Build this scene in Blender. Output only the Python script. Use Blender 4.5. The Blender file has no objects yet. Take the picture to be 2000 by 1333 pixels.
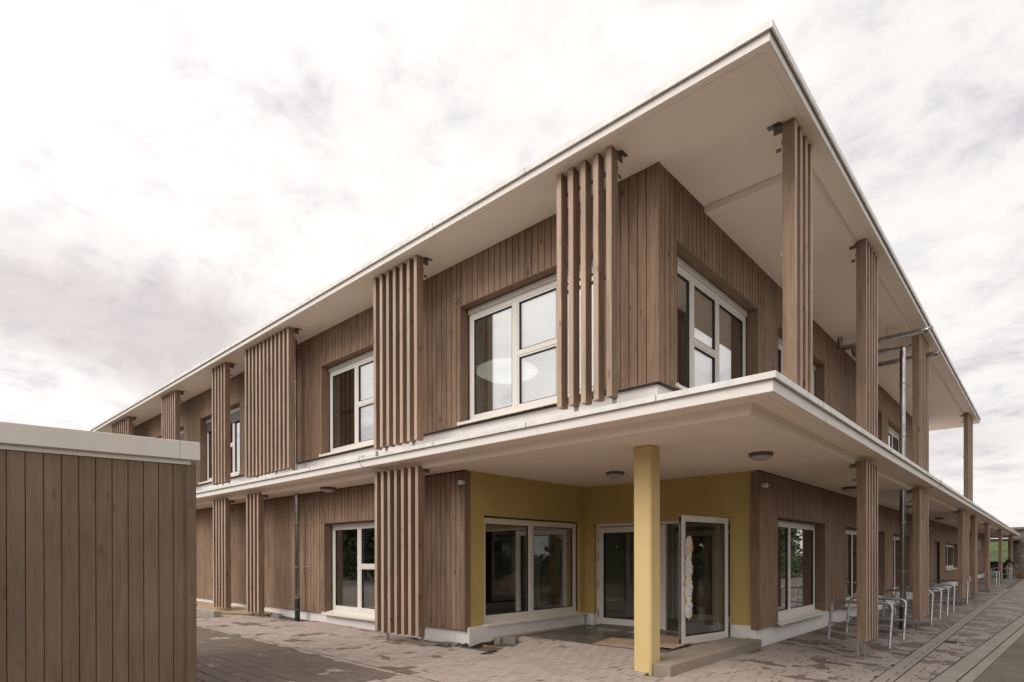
import bpy, bmesh, math, random
from mathutils import Vector, Matrix
random.seed(7)
R = math.radians
SC = bpy.context.scene
COL = SC.collection
PI = math.pi

# ------------------------------------------------------------------ camera
FPX, YAW, PITCH, ROLL, PPX, PPY = 1144.87, R(42.5816), R(-0.1252), R(-0.1037), 1003.45, 1089.97
fwd = Vector((-math.sin(YAW)*math.cos(PITCH), math.cos(YAW)*math.cos(PITCH), math.sin(PITCH)))
rt0 = Vector((math.cos(YAW), math.sin(YAW), 0)); up0 = rt0.cross(fwd)
rt = math.cos(ROLL)*rt0 + math.sin(ROLL)*up0; upv = -math.sin(ROLL)*rt0 + math.cos(ROLL)*up0
CAMP = Vector((0, 0, 1.6))
cd = bpy.data.cameras.new('camera'); cam = bpy.data.objects.new('camera', cd); COL.objects.link(cam)
m = Matrix((rt, upv, -fwd)).transposed().to_4x4(); m.translation = CAMP
cam.matrix_world = m
cd.sensor_width = 36; cd.lens = FPX/2000*36
cd.shift_x = -(PPX-1000)/2000; cd.shift_y = (PPY-666.5)/2000
cd.clip_start = .05; cd.clip_end = 1500
SC.camera = cam
def proj(p):
    q = Vector(p)-CAMP; z = q.dot(fwd)
    if z < .2: return None
    return (PPX+FPX*q.dot(rt)/z, PPY-FPX*q.dot(upv)/z, z)

# ------------------------------------------------------------------ world, sun, exposure
SUN_EL, SUN_AZ = R(42), R(186)          # azimuth clockwise from +Y (north)
W = bpy.data.worlds.new('World'); SC.world = W; W.use_nodes = True
nt = W.node_tree; nt.nodes.clear(); N = nt.nodes.new; L = nt.links.new
def mth(nt, op, a, b=None, c=None, clamp=False):
    n = nt.nodes.new('ShaderNodeMath'); n.operation = op; n.use_clamp = clamp
    for i, v in enumerate((a, b, c)):
        if v is None: continue
        if isinstance(v, (int, float)): n.inputs[i].default_value = v
        else: nt.links.new(v, n.inputs[i])
    return n.outputs[0]
def ramp(nt, fac, stops, interp='LINEAR'):
    n = nt.nodes.new('ShaderNodeValToRGB'); n.color_ramp.interpolation = interp
    e = n.color_ramp.elements
    while len(e) < len(stops): e.new(.5)
    for i, (p, c) in enumerate(stops):
        e[i].position = p; e[i].color = (*c, 1) if len(c) == 3 else c
    nt.links.new(fac, n.inputs[0]); return n.outputs[0]
def noise(nt, vec, scale, detail=4, rough=.55, dist=0.):
    n = nt.nodes.new('ShaderNodeTexNoise'); n.inputs['Scale'].default_value = scale
    n.inputs['Detail'].default_value = detail; n.inputs['Roughness'].default_value = rough
    n.inputs['Distortion'].default_value = dist
    if vec is not None: nt.links.new(vec, n.inputs['Vector'])
    return n.outputs[0]
def mapping(nt, vec, sc=(1, 1, 1), loc=(0, 0, 0), rot=(0, 0, 0)):
    n = nt.nodes.new('ShaderNodeMapping'); n.inputs['Scale'].default_value = sc
    n.inputs['Location'].default_value = loc; n.inputs['Rotation'].default_value = rot
    nt.links.new(vec, n.inputs[0]); return n.outputs[0]
def mix(nt, fac, a, b, mode='MIX'):
    n = nt.nodes.new('ShaderNodeMix'); n.data_type = 'RGBA'; n.blend_type = mode
    for s, v in ((n.inputs[0], fac), (n.inputs[6], a), (n.inputs[7], b)):
        if isinstance(v, (int, float)): s.default_value = v
        elif isinstance(v, tuple): s.default_value = (*v, 1) if len(v) == 3 else v
        else: nt.links.new(v, s)
    return n.outputs[2]
sky = N('ShaderNodeTexSky'); sky.sky_type = 'NISHITA'; sky.sun_disc = False
sky.sun_elevation = SUN_EL; sky.sun_rotation = SUN_AZ
sky.air_density = 1; sky.dust_density = 3; sky.altitude = 200
tc = N('ShaderNodeTexCoord'); sx = N('ShaderNodeSeparateXYZ'); L(tc.outputs['Generated'], sx.inputs[0])
zz = mth(nt, 'MAXIMUM', sx.outputs[2], 0.0); zz = mth(nt, 'ADD', zz, .16)
cx = N('ShaderNodeCombineXYZ'); L(mth(nt, 'DIVIDE', sx.outputs[0], zz), cx.inputs[0]); L(mth(nt, 'DIVIDE', sx.outputs[1], zz), cx.inputs[1])
cv = cx.outputs[0]
big = noise(nt, mapping(nt, cv, (1, 1, 1), (3.1, 1.7, 0)), .8, 3, .5, .3)
mid = noise(nt, mapping(nt, cv, (1, 1, 1), (5.3, 2.2, 1)), 2.6, 8, .62, .3)
fine = noise(nt, mapping(nt, cv, (1, 1, 1), (1.3, 9.2, 2)), 8.0, 8, .6, .2)
cl = mth(nt, 'ADD', mth(nt, 'MULTIPLY', mid, .62), mth(nt, 'MULTIPLY', fine, .38))
cl = mth(nt, 'ADD', mth(nt, 'MULTIPLY', cl, .78), mth(nt, 'MULTIPLY', big, .30))
cloudcol = ramp(nt, cl, [(.395, (.70, .665, .69)), (.44, (.80, .765, .77)), (.495, (.90, .868, .85)), (.60, (.985, .95, .92))])
vsub = N('ShaderNodeVectorMath'); vsub.operation = 'SUBTRACT'; L(tc.outputs['Generated'], vsub.inputs[0]); vsub.inputs[1].default_value = (-.93, .19, .315)
vmul = N('ShaderNodeVectorMath'); vmul.operation = 'MULTIPLY'; L(vsub.outputs[0], vmul.inputs[0]); vmul.inputs[1].default_value = (1.6, 1.6, 5.2)
vlen = N('ShaderNodeVectorMath'); vlen.operation = 'LENGTH'; L(vmul.outputs[0], vlen.inputs[0])
bank = mth(nt, 'ADD', vlen.outputs['Value'], mth(nt, 'MULTIPLY', noise(nt, tc.outputs['Generated'], 4.5, 6, .6, .4), 1.5))
bank = ramp(nt, mth(nt, 'MULTIPLY', bank, .5), [(.40, (1, 1, 1)), (.62, (0, 0, 0))])
cloudcol = mix(nt, mth(nt, 'MULTIPLY', bank, .8), cloudcol, (.60, .54, .53))
bank2 = ramp(nt, mth(nt, 'ADD', noise(nt, mapping(nt, tc.outputs['Generated'], (1, 1, 3.2), (0.2, .4, .03)), 2.6, 5, .5, .3), mth(nt, 'MULTIPLY', sx.outputs[2], -.2)), [(.46, (0, 0, 0)), (.62, (.5, .5, .5))])
cloudcol = mix(nt, mth(nt, 'MULTIPLY', bank2, ramp(nt, sx.outputs[2], [(.0, (1,)*3), (.3, (1, 1, 1)), (.45, (0, 0, 0))])), cloudcol, (.74, .69, .68))
# brighter cloud towards the hidden sun
sd = Vector((math.sin(SUN_AZ)*math.cos(SUN_EL), math.cos(SUN_AZ)*math.cos(SUN_EL), math.sin(SUN_EL)))
vd = N('ShaderNodeVectorMath'); vd.operation = 'DOT_PRODUCT'; L(tc.outputs['Generated'], vd.inputs[0]); vd.inputs[1].default_value = sd
glow = mth(nt, 'MULTIPLY', mth(nt, 'POWER', mth(nt, 'MAXIMUM', mth(nt, 'MULTIPLY', mth(nt, 'ADD', vd.outputs['Value'], 1), .5), 0), 3), .75)
lum = mth(nt, 'ADD', mth(nt, 'MULTIPLY', glow, .62), .80)
bsky = N('ShaderNodeBackground'); L(sky.outputs[0], bsky.inputs[0]); bsky.inputs[1].default_value = .1
bcl = N('ShaderNodeBackground'); L(cloudcol, bcl.inputs[0]); L(lum, bcl.inputs[1])
ms = N('ShaderNodeMixShader'); L(ramp(nt, fine, [(.30, (.86,)*3), (.48, (.97,)*3)]), ms.inputs[0]); L(bsky.outputs[0], ms.inputs[1]); L(bcl.outputs[0], ms.inputs[2])
wo = N('ShaderNodeOutputWorld'); L(ms.outputs[0], wo.inputs[0])
sl = bpy.data.lights.new('sun', 'SUN'); sl.energy = 1.3; sl.angle = R(35); sl.color = (1, .93, .84)
so = bpy.data.objects.new('sun', sl); COL.objects.link(so); so.rotation_euler = (-sd).to_track_quat('-Z', 'Y').to_euler(); so.location = (0, 0, 30)
SC.view_settings.view_transform = 'Standard'; SC.view_settings.look = 'None'
SC.view_settings.exposure = .37; SC.view_settings.gamma = 1; SC.view_settings.use_curve_mapping = False
SC.cycles.max_bounces = 8; SC.cycles.transparent_max_bounces = 16

# ------------------------------------------------------------------ materials
MATS = {}
def mat(name, col, rough=.7, metal=0, spec=.5):
    m = bpy.data.materials.new(name); m.use_nodes = True
    b = m.node_tree.nodes['Principled BSDF']
    b.inputs['Base Color'].default_value = (*col, 1); b.inputs['Roughness'].default_value = rough
    b.inputs['Metallic'].default_value = metal; b.inputs['Specular IOR Level'].default_value = spec
    MATS[name] = m; return m, m.node_tree, b
def bump(nt, b, h, strength=.3, dist=.01):
    n = nt.nodes.new('ShaderNodeBump'); n.inputs['Strength'].default_value = strength; n.inputs['Distance'].default_value = dist
    nt.links.new(h, n.inputs['Height']); nt.links.new(n.outputs[0], b.inputs['Normal'])
def pos(nt):
    return nt.nodes.new('ShaderNodeNewGeometry').outputs['Position']
def tone(nt):
    a = nt.nodes.new('ShaderNodeAttribute'); a.attribute_name = 'tone'
    o = nt.nodes.new('ShaderNodeObjectInfo')
    return mth(nt, 'FRACT', mth(nt, 'ADD', a.outputs['Fac'], o.outputs['Random']))
def wood(name, c1, c2, knots=.6, vary=.25, rough=.75):
    m, t, b = mat(name, c1, rough, spec=.25)
    tn = tone(t)
    cxx = t.nodes.new('ShaderNodeCombineXYZ')
    for i, k in enumerate((7.3, 11.1, 5.7)): t.links.new(mth(t, 'MULTIPLY', tn, k), cxx.inputs[i])
    va = t.nodes.new('ShaderNodeVectorMath'); t.links.new(pos(t), va.inputs[0]); t.links.new(cxx.outputs[0], va.inputs[1])
    v = va.outputs[0]
    g = noise(t, mapping(t, v, (38, 38, 1.5)), 1, 6, .65, .6)
    g2 = noise(t, mapping(t, v, (9, 9, .9)), 1, 4, .6, .8)
    col = ramp(t, mth(t, 'ADD', mth(t, 'MULTIPLY', g, .5), mth(t, 'MULTIPLY', g2, .5)), [(.36, c2), (.56, c1)])
    vo = t.nodes.new('ShaderNodeTexVoronoi'); vo.inputs['Scale'].default_value = 1; t.links.new(mapping(t, v, (8.5, 8.5, 3.4)), vo.inputs['Vector'])
    kn = ramp(t, mth(t, 'ADD', vo.outputs['Distance'], mth(t, 'MULTIPLY', mth(t, 'SUBTRACT', g2, .5), .5)), [(.07, (1, 1, 1)), (.22, (0, 0, 0))])
    wn = t.nodes.new('ShaderNodeTexWhiteNoise'); t.links.new(vo.outputs['Position'], wn.inputs[0])
    kn = mth(t, 'MULTIPLY', kn, mth(t, 'GREATER_THAN', wn.outputs['Value'], .60))
    col = mix(t, mth(t, 'MULTIPLY', kn, knots), col, tuple(x*.42 for x in c2))
    br = mth(t, 'ADD', mth(t, 'MULTIPLY', tn, vary), 1-vary/2)
    # slow weathering blotches across the facade
    bl = ramp(t, noise(t, pos(t), .9, 4, .6), [(.35, (.88,)*3), (.65, (1.08,)*3)])
    cm = mix(t, 1, col, bl, 'MULTIPLY')
    cb = t.nodes.new('ShaderNodeCombineColor')
    for i in range(3): t.links.new(br, cb.inputs[i])
    cm = mix(t, 1, cm, cb.outputs[0], 'MULTIPLY')
    # a few boards lean redder, others greyer
    cm = mix(t, mth(t, 'MULTIPLY', mth(t, 'GREATER_THAN', mth(t, 'FRACT', mth(t, 'MULTIPLY', tn, 7.77)), .7), .10), cm, (c1[0]*1.18, c1[1]*.9, c1[2]*.78))
    t.links.new(cm, b.inputs['Base Color'])
    bump(t, b, mth(t, 'SUBTRACT', g, mth(t, 'MULTIPLY', kn, .5)), .35, .004)
    return m
wood('glazed_spruce_cladding', (.335, .228, .160), (.19, .124, .081), .9, .14)
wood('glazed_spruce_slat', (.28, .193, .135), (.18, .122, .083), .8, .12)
wood('slat_face_lit', (.50, .375, .29), (.36, .26, .195), .6, .15)  # paler copy of the slat wood: skylight on the outer faces put into colour
wood('reveal_board', (.225, .153, .105), (.17, .112, .078), .1, .05)
wood('shed_board', (.205, .150, .105), (.155, .111, .076), .35, .12)
wood('groove_wood', (.085, .054, .034), (.055, .034, .02), .1)
wood('shed_groove', (.20, .09, .03), (.13, .055, .02), .1)
wood('plywood', (.42, .27, .13), (.3, .18, .08), .2)

def plaster(name, col, dirt=.06, rough=.85):
    m, t, b = mat(name, col, rough, spec=.3)
    n = noise(t, pos(t), 1.1, 5, .6); n2 = noise(t, pos(t), 85, 3, .6)
    c = mix(t, ramp(t, n, [(.35, (0,)*3), (.7, (1,)*3)]), tuple(x*(1-dirt) for x in col), tuple(min(1, x*(1+dirt*.5)) for x in col))
    t.links.new(c, b.inputs['Base Color']); bump(t, b, n2, .18, .003); return m
plaster('soffit_plaster', (.93, .81, .70), .03)
plaster('fascia_plaster', (.86, .81, .77), .03)
plaster('base_plaster', (.82, .79, .77), .05)
plaster('yellow_plaster_shaded', (.51, .38, .145), .06)  # column's yellow made darker: the shade of the recess is in the colour
plaster('interior_plaster', (.55, .53, .46), .03)
m, t, b = mat('column_plaster', (.66, .48, .18), .8)
vo = t.nodes.new('ShaderNodeTexVoronoi'); vo.inputs['Scale'].default_value = 9; t.links.new(pos(t), vo.inputs['Vector'])
wn = t.nodes.new('ShaderNodeTexWhiteNoise'); t.links.new(vo.outputs['Position'], wn.inputs[0])
hl = mth(t, 'MULTIPLY', mth(t, 'LESS_THAN', vo.outputs['Distance'], mth(t, 'MULTIPLY', noise(t, pos(t), 30), .11)), mth(t, 'GREATER_THAN', wn.outputs['Value'], .5))
t.links.new(mix(t, mth(t, 'MULTIPLY', hl, .7), mix(t, ramp(t, noise(t, pos(t), 2.2, 5), [(.3, (0,)*3), (.7, (1,)*3)]), (.65, .49, .22), (.71, .54, .26)), (.16, .10, .04)), b.inputs['Base Color'])
bump(t, b, mth(t, 'SUBTRACT', noise(t, pos(t), 60), mth(t, 'MULTIPLY', hl, 3)), .25, .003)

def dirtymetal(name, c, c2, rough, metal, sc=14):
    m, t, b = mat(name, c, rough, metal)
    n = noise(t, mapping(t, pos(t), (1, 1, .35)), sc, 6, .65)
    t.links.new(mix(t, ramp(t, n, [(.4, (0,)*3), (.66, (1,)*3)]), c, c2), b.inputs['Base Color'])
    t.links.new(mth(t, 'ADD', mth(t, 'MULTIPLY', n, .25), rough-.12), b.inputs['Roughness']); return m
dirtymetal('white_flashing', (.84, .82, .79), (.72, .69, .65), .45, .0, 6)
mat('sill_metal', (.78, .73, .66), .4)
dirtymetal('galvanised_steel', (.38, .385, .39), (.27, .275, .285), .42, .85, 22)
dirtymetal('zinc_pipe', (.50, .49, .48), (.30, .30, .30), .22, 1, 9)
dirtymetal('bracket_steel', (.20, .19, .185), (.13, .125, .12), .45, .7, 20)
dirtymetal('shed_fascia_metal', (.68, .63, .57), (.65, .60, .54), .5, 0, 2)
mat('window_frame_white', (.76, .72, .67), .4); mat('blind_box_metal', (.60, .565, .50), .4)
mat('black_rubber', (.018, .018, .019), .5); mat('black_plastic', (.025, .025, .027), .4)
mat('drip_black', (.03, .026, .024), .8)
mat('lamp_body_grey', (.12, .11, .105), .5); mat('lamp_glass', (.45, .43, .42), .25)
mat('sensor_white', (.8, .8, .78), .35); mat('green_hose', (.02, .22, .13), .4)
mat('tape_yellow', (.75, .62, .35), .6); mat('orange_sticker', (.85, .38, .03), .6)
mat('interior_floor', (.26, .24, .21), .35); mat('interior_dark', (.10, .095, .085), .8)
mat('interior_ceiling', (.5, .49, .46), .8)
mat('skin', (.45, .27, .19), .6); mat('dark_jacket', (.018, .02, .026), .85); mat('dark_trousers', (.03, .03, .034), .85)
mat('drain_grate', (.04, .038, .036), .5, .5)
m, t, b = mat('bubble_wrap', (.78, .76, .74), .3)
b.inputs['Alpha'].default_value = .72; bump(t, b, noise(t, pos(t), 90, 3), .8, .01)
m, t, b = mat('pendant_shade', (.85, .88, .78), .6)
b.inputs['Emission Color'].default_value = (.88, .89, .82, 1); b.inputs['Emission Strength'].default_value = .7

def glassmat(name, base, tint):
    m = bpy.data.materials.new(name); m.use_nodes = True; t = m.node_tree; t.nodes.clear()
    lw = t.nodes.new('ShaderNodeLayerWeight'); lw.inputs[0].default_value = .5
    f = mth(t, 'ADD', mth(t, 'MULTIPLY', mth(t, 'POWER', lw.outputs['Facing'], 3.2), 1-base), base)
    tr = t.nodes.new('ShaderNodeBsdfTransparent'); tr.inputs[0].default_value = (*tint, 1)
    gl = t.nodes.new('ShaderNodeBsdfGlossy'); gl.inputs['Roughness'].default_value = .0; gl.inputs[0].default_value = (.96, .95, .95, 1)
    wv = noise(t, pos(t), .8, 1, .5)
    bp = t.nodes.new('ShaderNodeBump'); bp.inputs['Strength'].default_value = .05; bp.inputs['Distance'].default_value = .02
    t.links.new(wv, bp.inputs['Height']); t.links.new(bp.outputs[0], gl.inputs['Normal'])
    mx = t.nodes.new('ShaderNodeMixShader'); t.links.new(f, mx.inputs[0]); t.links.new(tr.outputs[0], mx.inputs[1]); t.links.new(gl.outputs[0], mx.inputs[2])
    o = t.nodes.new('ShaderNodeOutputMaterial'); t.links.new(mx.outputs[0], o.inputs[0]); MATS[name] = m
glassmat('window_glass', .46, (.80, .83, .80)); glassmat('door_glass', .07, (.85, .87, .83))

# paving stone: dry / wet
def stone(name, dry, dry2, th, southwet, rough=.85):
    m, t, b = mat(name, dry, rough, spec=.4)
    tn = tone(t); P = pos(t)
    s = t.nodes.new('ShaderNodeSeparateXYZ'); t.links.new(P, s.inputs[0])
    n1 = noise(t, mapping(t, P, (1.0, 1.0, 0)), 1.3, 5, .62, .4)
    tk = mth(t, 'MULTIPLY', mth(t, 'SUBTRACT', tn, .5), .2)
    w = mth(t, 'ADD', n1, tk)
    if southwet:   # the drive south of the gutter line stays wet
        sg = ramp(t, mth(t, 'MULTIPLY', mth(t, 'SUBTRACT', 4.80, s.outputs[1]), 8), [(0, (0,)*3), (1, (1,)*3)])
        sx_ = ramp(t, mth(t, 'MULTIPLY', mth(t, 'SUBTRACT', -5.6, mth(t, 'ADD', s.outputs[0], mth(t, 'MULTIPLY', n1, 1.2))), 1.0), [(0, (0,)*3), (.4, (1,)*3)])
        w = mth(t, 'ADD', w, mth(t, 'MULTIPLY', mth(t, 'MULTIPLY', sg, sx_), .27))
        # dry in front of the entrance
        dx = mth(t, 'MULTIPLY', mth(t, 'ADD', s.outputs[0], 5.4), .42); dy = mth(t, 'MULTIPLY', mth(t, 'SUBTRACT', s.outputs[1], 6.6), .42)
        d2 = mth(t, 'SQRT', mth(t, 'ADD', mth(t, 'MULTIPLY', dx, dx), mth(t, 'MULTIPLY', dy, dy)))
        w = mth(t, 'SUBTRACT', w, ramp(t, d2, [(.3, (.14,)*3), (1.15, (0,)*3)]))
        # more wet along the east side
        w = mth(t, 'ADD', w, ramp(t, mth(t, 'MULTIPLY', mth(t, 'SUBTRACT', s.outputs[1], 8.6), .25), [(0, (0,)*3), (1, (.10,)*3)]))
    wet = ramp(t, mth(t, 'MULTIPLY', mth(t, 'SUBTRACT', w, th-.1), 5), [(.47, (0,)*3), (.54, (1,)*3)])
    sp = noise(t, P, 160, 3, .7)
    east_shade = ramp(t, mth(t, 'MULTIPLY', mth(t, 'ADD', mth(t, 'SUBTRACT', s.outputs[1], 8.2), mth(t, 'MULTIPLY', mth(t, 'ADD', s.outputs[0], 3.2), .8)), .3), [(0, (1,)*3), (1, (.60, .61, .61))])  # stones darken towards the east: shade of that side painted into the colour
    c = mix(t, tn, dry, dry2)
    c = mix(t, 1, c, ramp(t, sp, [(.3, (.78,)*3), (.7, (1.16,)*3)]), 'MULTIPLY')
    c = mix(t, 1, c, ramp(t, noise(t, P, 2.7, 4), [(.3, (.9,)*3), (.7, (1.07,)*3)]), 'MULTIPLY')
    c = mix(t, 1, c, east_shade, 'MULTIPLY')
    c = mix(t, wet, c, mix(t, 1, c, (.46, .43, .40), 'MULTIPLY'))
    t.links.new(c, b.inputs['Base Color'])
    t.links.new(mth(t, 'SUBTRACT', rough, mth(t, 'MULTIPLY', wet, .28)), b.inputs['Roughness'])
    bump(t, b, sp, .25, .003); return m
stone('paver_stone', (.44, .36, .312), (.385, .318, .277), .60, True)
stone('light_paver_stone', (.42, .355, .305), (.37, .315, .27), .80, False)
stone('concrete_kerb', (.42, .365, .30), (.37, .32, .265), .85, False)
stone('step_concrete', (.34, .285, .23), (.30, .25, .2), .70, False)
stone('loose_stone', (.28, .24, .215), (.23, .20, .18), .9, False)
def grain(name, a, b_, sc, rough=.9, bs=.5, big=3.):
    m, t, b = mat(name, a, rough)
    n = noise(t, pos(t), sc, 4, .7); n2 = noise(t, pos(t), big, 5, .6)
    c = mix(t, ramp(t, n, [(.35, (0,)*3), (.65, (1,)*3)]), a, b_)
    c = mix(t, 1, c, ramp(t, n2, [(.3, (.75,)*3), (.7, (1.2,)*3)]), 'MULTIPLY')
    t.links.new(c, b.inputs['Base Color']); bump(t, b, n, bs, .01); return m
grain('asphalt', (.06, .047, .03), (.17, .138, .095), 42, .9, .5, 1.3)
grain('joint_sand', (.085, .068, .055), (.13, .105, .085), 90)
grain('gravel', (.22, .185, .155), (.40, .34, .29), 70, .9, .9)
grain('soil_ground', (.06, .055, .035), (.10, .09, .06), 2, 1, .5)
grain('sand', (.50, .38, .24), (.42, .31, .19), 60)
grain('soil', (.10, .055, .025), (.17, .10, .045), 9, 1, .9)
grain('meadow', (.015, .035, .004), (.075, .115, .012), .9, .95, .8, .5)
grain('stone_wall', (.12, .10, .08), (.2, .17, .13), 3, .9, .6)
grain('bark', (.05, .04, .03), (.09, .07, .05), 12)
grain('leaf', (.02, .036, .009), (.045, .068, .016), 3, .8, .1)
grain('membrane', (.045, .035, .03), (.07, .055, .05), 40, .6)
grain('cardboard', (.46, .33, .22), (.42, .30, .20), 20, .8, .1, 2)
grain('brown_hay', (.12, .065, .025), (.2, .12, .05), 14, 1, 1)
m, t, b = mat('wet_concrete', (.12, .1, .085), .3)
n = noise(t, pos(t), 1.7, 6, .65, .5)
t.links.new(ramp(t, n, [(.36, (.055, .048, .04)), (.5, (.10, .085, .07)), (.66, (.22, .18, .15))]), b.inputs['Base Color'])
t.links.new(ramp(t, n, [(.4, (.08,)*3), (.6, (.65,)*3)]), b.inputs['Roughness'])
m, t, b = mat('dimple_sheet', (.05, .038, .033), .55)
bk = mth(t, 'SINE', mth(t, 'MULTIPLY', noise(t, pos(t), 1, 0), 300)); 
w1 = t.nodes.new('ShaderNodeTexWave'); w1.inputs['Scale'].default_value = 14; w1.bands_direction = 'DIAGONAL'; t.links.new(pos(t), w1.inputs['Vector'])
t.links.new(ramp(t, w1.outputs[1], [(.3, (.03, .022, .02)), (.7, (.10, .075, .065))]), b.inputs['Base Color'])

# ------------------------------------------------------------------ helpers
def tagp(o, label=None, cat=None, group=None, kind=None):
    for k, v in (('label', label), ('category', cat), ('group', group), ('kind', kind)):
        if v: o[k] = v
    return o
def empty(name, loc=(0, 0, 0), label=None, cat=None, group=None, kind=None):
    o = bpy.data.objects.new(name, None); COL.objects.link(o); o.location = loc; o.empty_display_size = .2
    return tagp(o, label, cat, group, kind)
def place(o, parent):
    COL.objects.link(o)
    if parent is not None:
        o.parent = parent
        w = Vector((0, 0, 0)); p = parent
        while p: w += p.location; p = p.parent
        o.location = o.location - w       # parents are never rotated when this is used
    return o
ID = lambda u, w, z: (u, w, z)
class MB:
    """collects verts / faces in a mapped frame"""
    def __init__(s, fr=ID): s.v = []; s.f = []; s.t = []; s.fr = fr
    def box(s, u0, u1, w0, w1, z0, z1, tone=0., ch=0.):
        b = len(s.v); x = [(u0, w0), (u1, w0), (u1, w1), (u0, w1)]
        for z in (z0, z1):
            for (u, w) in x: s.v.append(s.fr(u, w, z))
        s.f += [tuple(b+i for i in q) for q in ((3, 2, 1, 0), (4, 5, 6, 7), (0, 1, 5, 4), (1, 2, 6, 5), (2, 3, 7, 6), (3, 0, 4, 7))]
        s.t += [tone]*6
    def poly(s, pts, tone=0.):
        b = len(s.v); s.v += [s.fr(*p) for p in pts]; s.f.append(tuple(range(b, b+len(pts)))); s.t.append(tone)
    def tube(s, pts, r, n=10, caps=True, tone=0.):
        P = [Vector(s.fr(*p)) for p in pts]; b = len(s.v)
        rr = r if isinstance(r, (list, tuple)) else [r]*len(P)
        ref = None
        for i, p in enumerate(P):
            d = (P[min(i+1, len(P)-1)]-P[max(i-1, 0)]).normalized()
            if ref is None:
                ref = Vector((0, 0, 1)) if abs(d.z) < .9 else Vector((1, 0, 0))
            a = d.cross(ref); a.normalize(); c = a.cross(d).normalized(); ref = c
            for k in range(n):
                th = 2*PI*k/n; s.v.append(tuple(p+rr[i]*(math.cos(th)*a+math.sin(th)*c)))
        for i in range(len(P)-1):
            for k in range(n):
                s.f.append((b+i*n+k, b+i*n+(k+1) % n, b+(i+1)*n+(k+1) % n, b+(i+1)*n+k)); s.t.append(tone)
        if caps:
            s.f.append(tuple(b+k for k in range(n))); s.f.append(tuple(b+(len(P)-1)*n+k for k in range(n-1, -1, -1))); s.t += [tone]*2
    def lathe(s, c, prof, n=24):
        b = len(s.v)
        for (r, z) in prof:
            for k in range(n):
                th = 2*PI*k/n; s.v.append((c[0]+r*math.cos(th), c[1]+r*math.sin(th), c[2]+z))
        for i in range(len(prof)-1):
            for k in range(n):
                s.f.append((b+i*n+k, b+i*n+(k+1) % n, b+(i+1)*n+(k+1) % n, b+(i+1)*n+k)); s.t.append(0.)
        s.f.append(tuple(b+k for k in range(n))); s.f.append(tuple(b+(len(prof)-1)*n+k for k in range(n-1, -1, -1))); s.t += [0., 0.]
    def mesh(s, name, m, smooth=False, bevel=0., origin=None, second=None):
        me = bpy.data.meshes.new(name)
        o = Vector(origin) if origin else Vector((0, 0, 0))
        me.from_pydata([tuple(Vector(v)-o) for v in s.v], [], s.f)
        if any(s.t):
            a = me.attributes.new('tone', 'FLOAT', 'FACE'); a.data.foreach_set('value', s.t)
        bm = bmesh.new(); bm.from_mesh(me)
        bmesh.ops.recalc_face_normals(bm, faces=bm.faces)
        if bevel:
            bmesh.ops.bevel(bm, geom=list(bm.edges), offset=bevel, segments=1, affect='EDGES', clamp_overlap=True)
        bm.to_mesh(me); bm.free()
        me.materials.append(MATS[m])
        if second:
            me.materials.append(MATS[second[0]])
            for p in me.polygons:
                if second[1](p): p.material_index = 1
        if smooth:
            for p in me.polygons: p.use_smooth = True
            try: me.set_sharp_from_angle(angle=R(40))
            except Exception: pass
        return me
    def build(s, name, m, parent=None, smooth=False, bevel=0., second=None, **kw):
        c = sum((Vector(v) for v in s.v), Vector())/max(1, len(s.v))
        if parent is None: c.z = min(v[2] for v in s.v)
        o = bpy.data.objects.new(name, s.mesh(name, m, smooth, bevel, c, second)); o.location = c
        place(o, parent); return tagp(o, **kw)
def south(y):  # u = x, w = outward (towards -y)
    return lambda u, w, z: (u, y-w, z)
def east(x):   # u = y, w = outward (towards +x)
    return lambda u, w, z: (x+w, u, z)

def gz(x):
    if x < -3.9: return -.02+.012*min(-3.9-x, 11)
    pts = [(-3.9, -.02), (-2.3, -.13), (-1.0, -.165), (1e3, -.165)]
    for (a, za), (b_, zb) in zip(pts, pts[1:]):
        if x <= b_: return za+(zb-za)*(x-a)/(b_-a)

# ------------------------------------------------------------------ ground
g = MB(); g.poly([(-400, -400, -.32), (400, -400, -.32), (400, 400, -.32), (-400, 400, -.32)])
g.build('ground', 'soil_ground', kind='structure')
asx = lambda y: -.84+.047*(y-10)
a = MB(); ys = [-40, 0, 10, 25, 45, 66]
for y0, y1 in zip(ys, ys[1:]):
    a.poly([(asx(y0), y0, -.178), (14, y0, -.178), (14, y1, -.178), (asx(y1), y1, -.178)])
a.build('road', 'asphalt', kind='structure')
k = MB()
kerb = empty('kerb', (asx(10)-.07, 10, -.2), kind='structure')
y = -2.
while y < 64:
    kk = MB()
    x0 = asx(y)-.15; x1 = asx(y+.98)-.15
    b_ = len(kk.v)
    for (z) in (-.3, -.160):
        for (xx, yy) in ((x0, y+.006), (x0+.145, y+.006), (x1+.145, y+.98), (x1, y+.98)): kk.v.append((xx, yy, z))
    kk.f += [tuple(b_+i for i in q) for q in ((3, 2, 1, 0), (4, 5, 6, 7), (0, 1, 5, 4), (1, 2, 6, 5), (2, 3, 7, 6), (3, 0, 4, 7))]; kk.t += [random.random()]*6
    kk.build('kerb_stone', 'concrete_kerb', kerb, bevel=.006)
    y += .986

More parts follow.
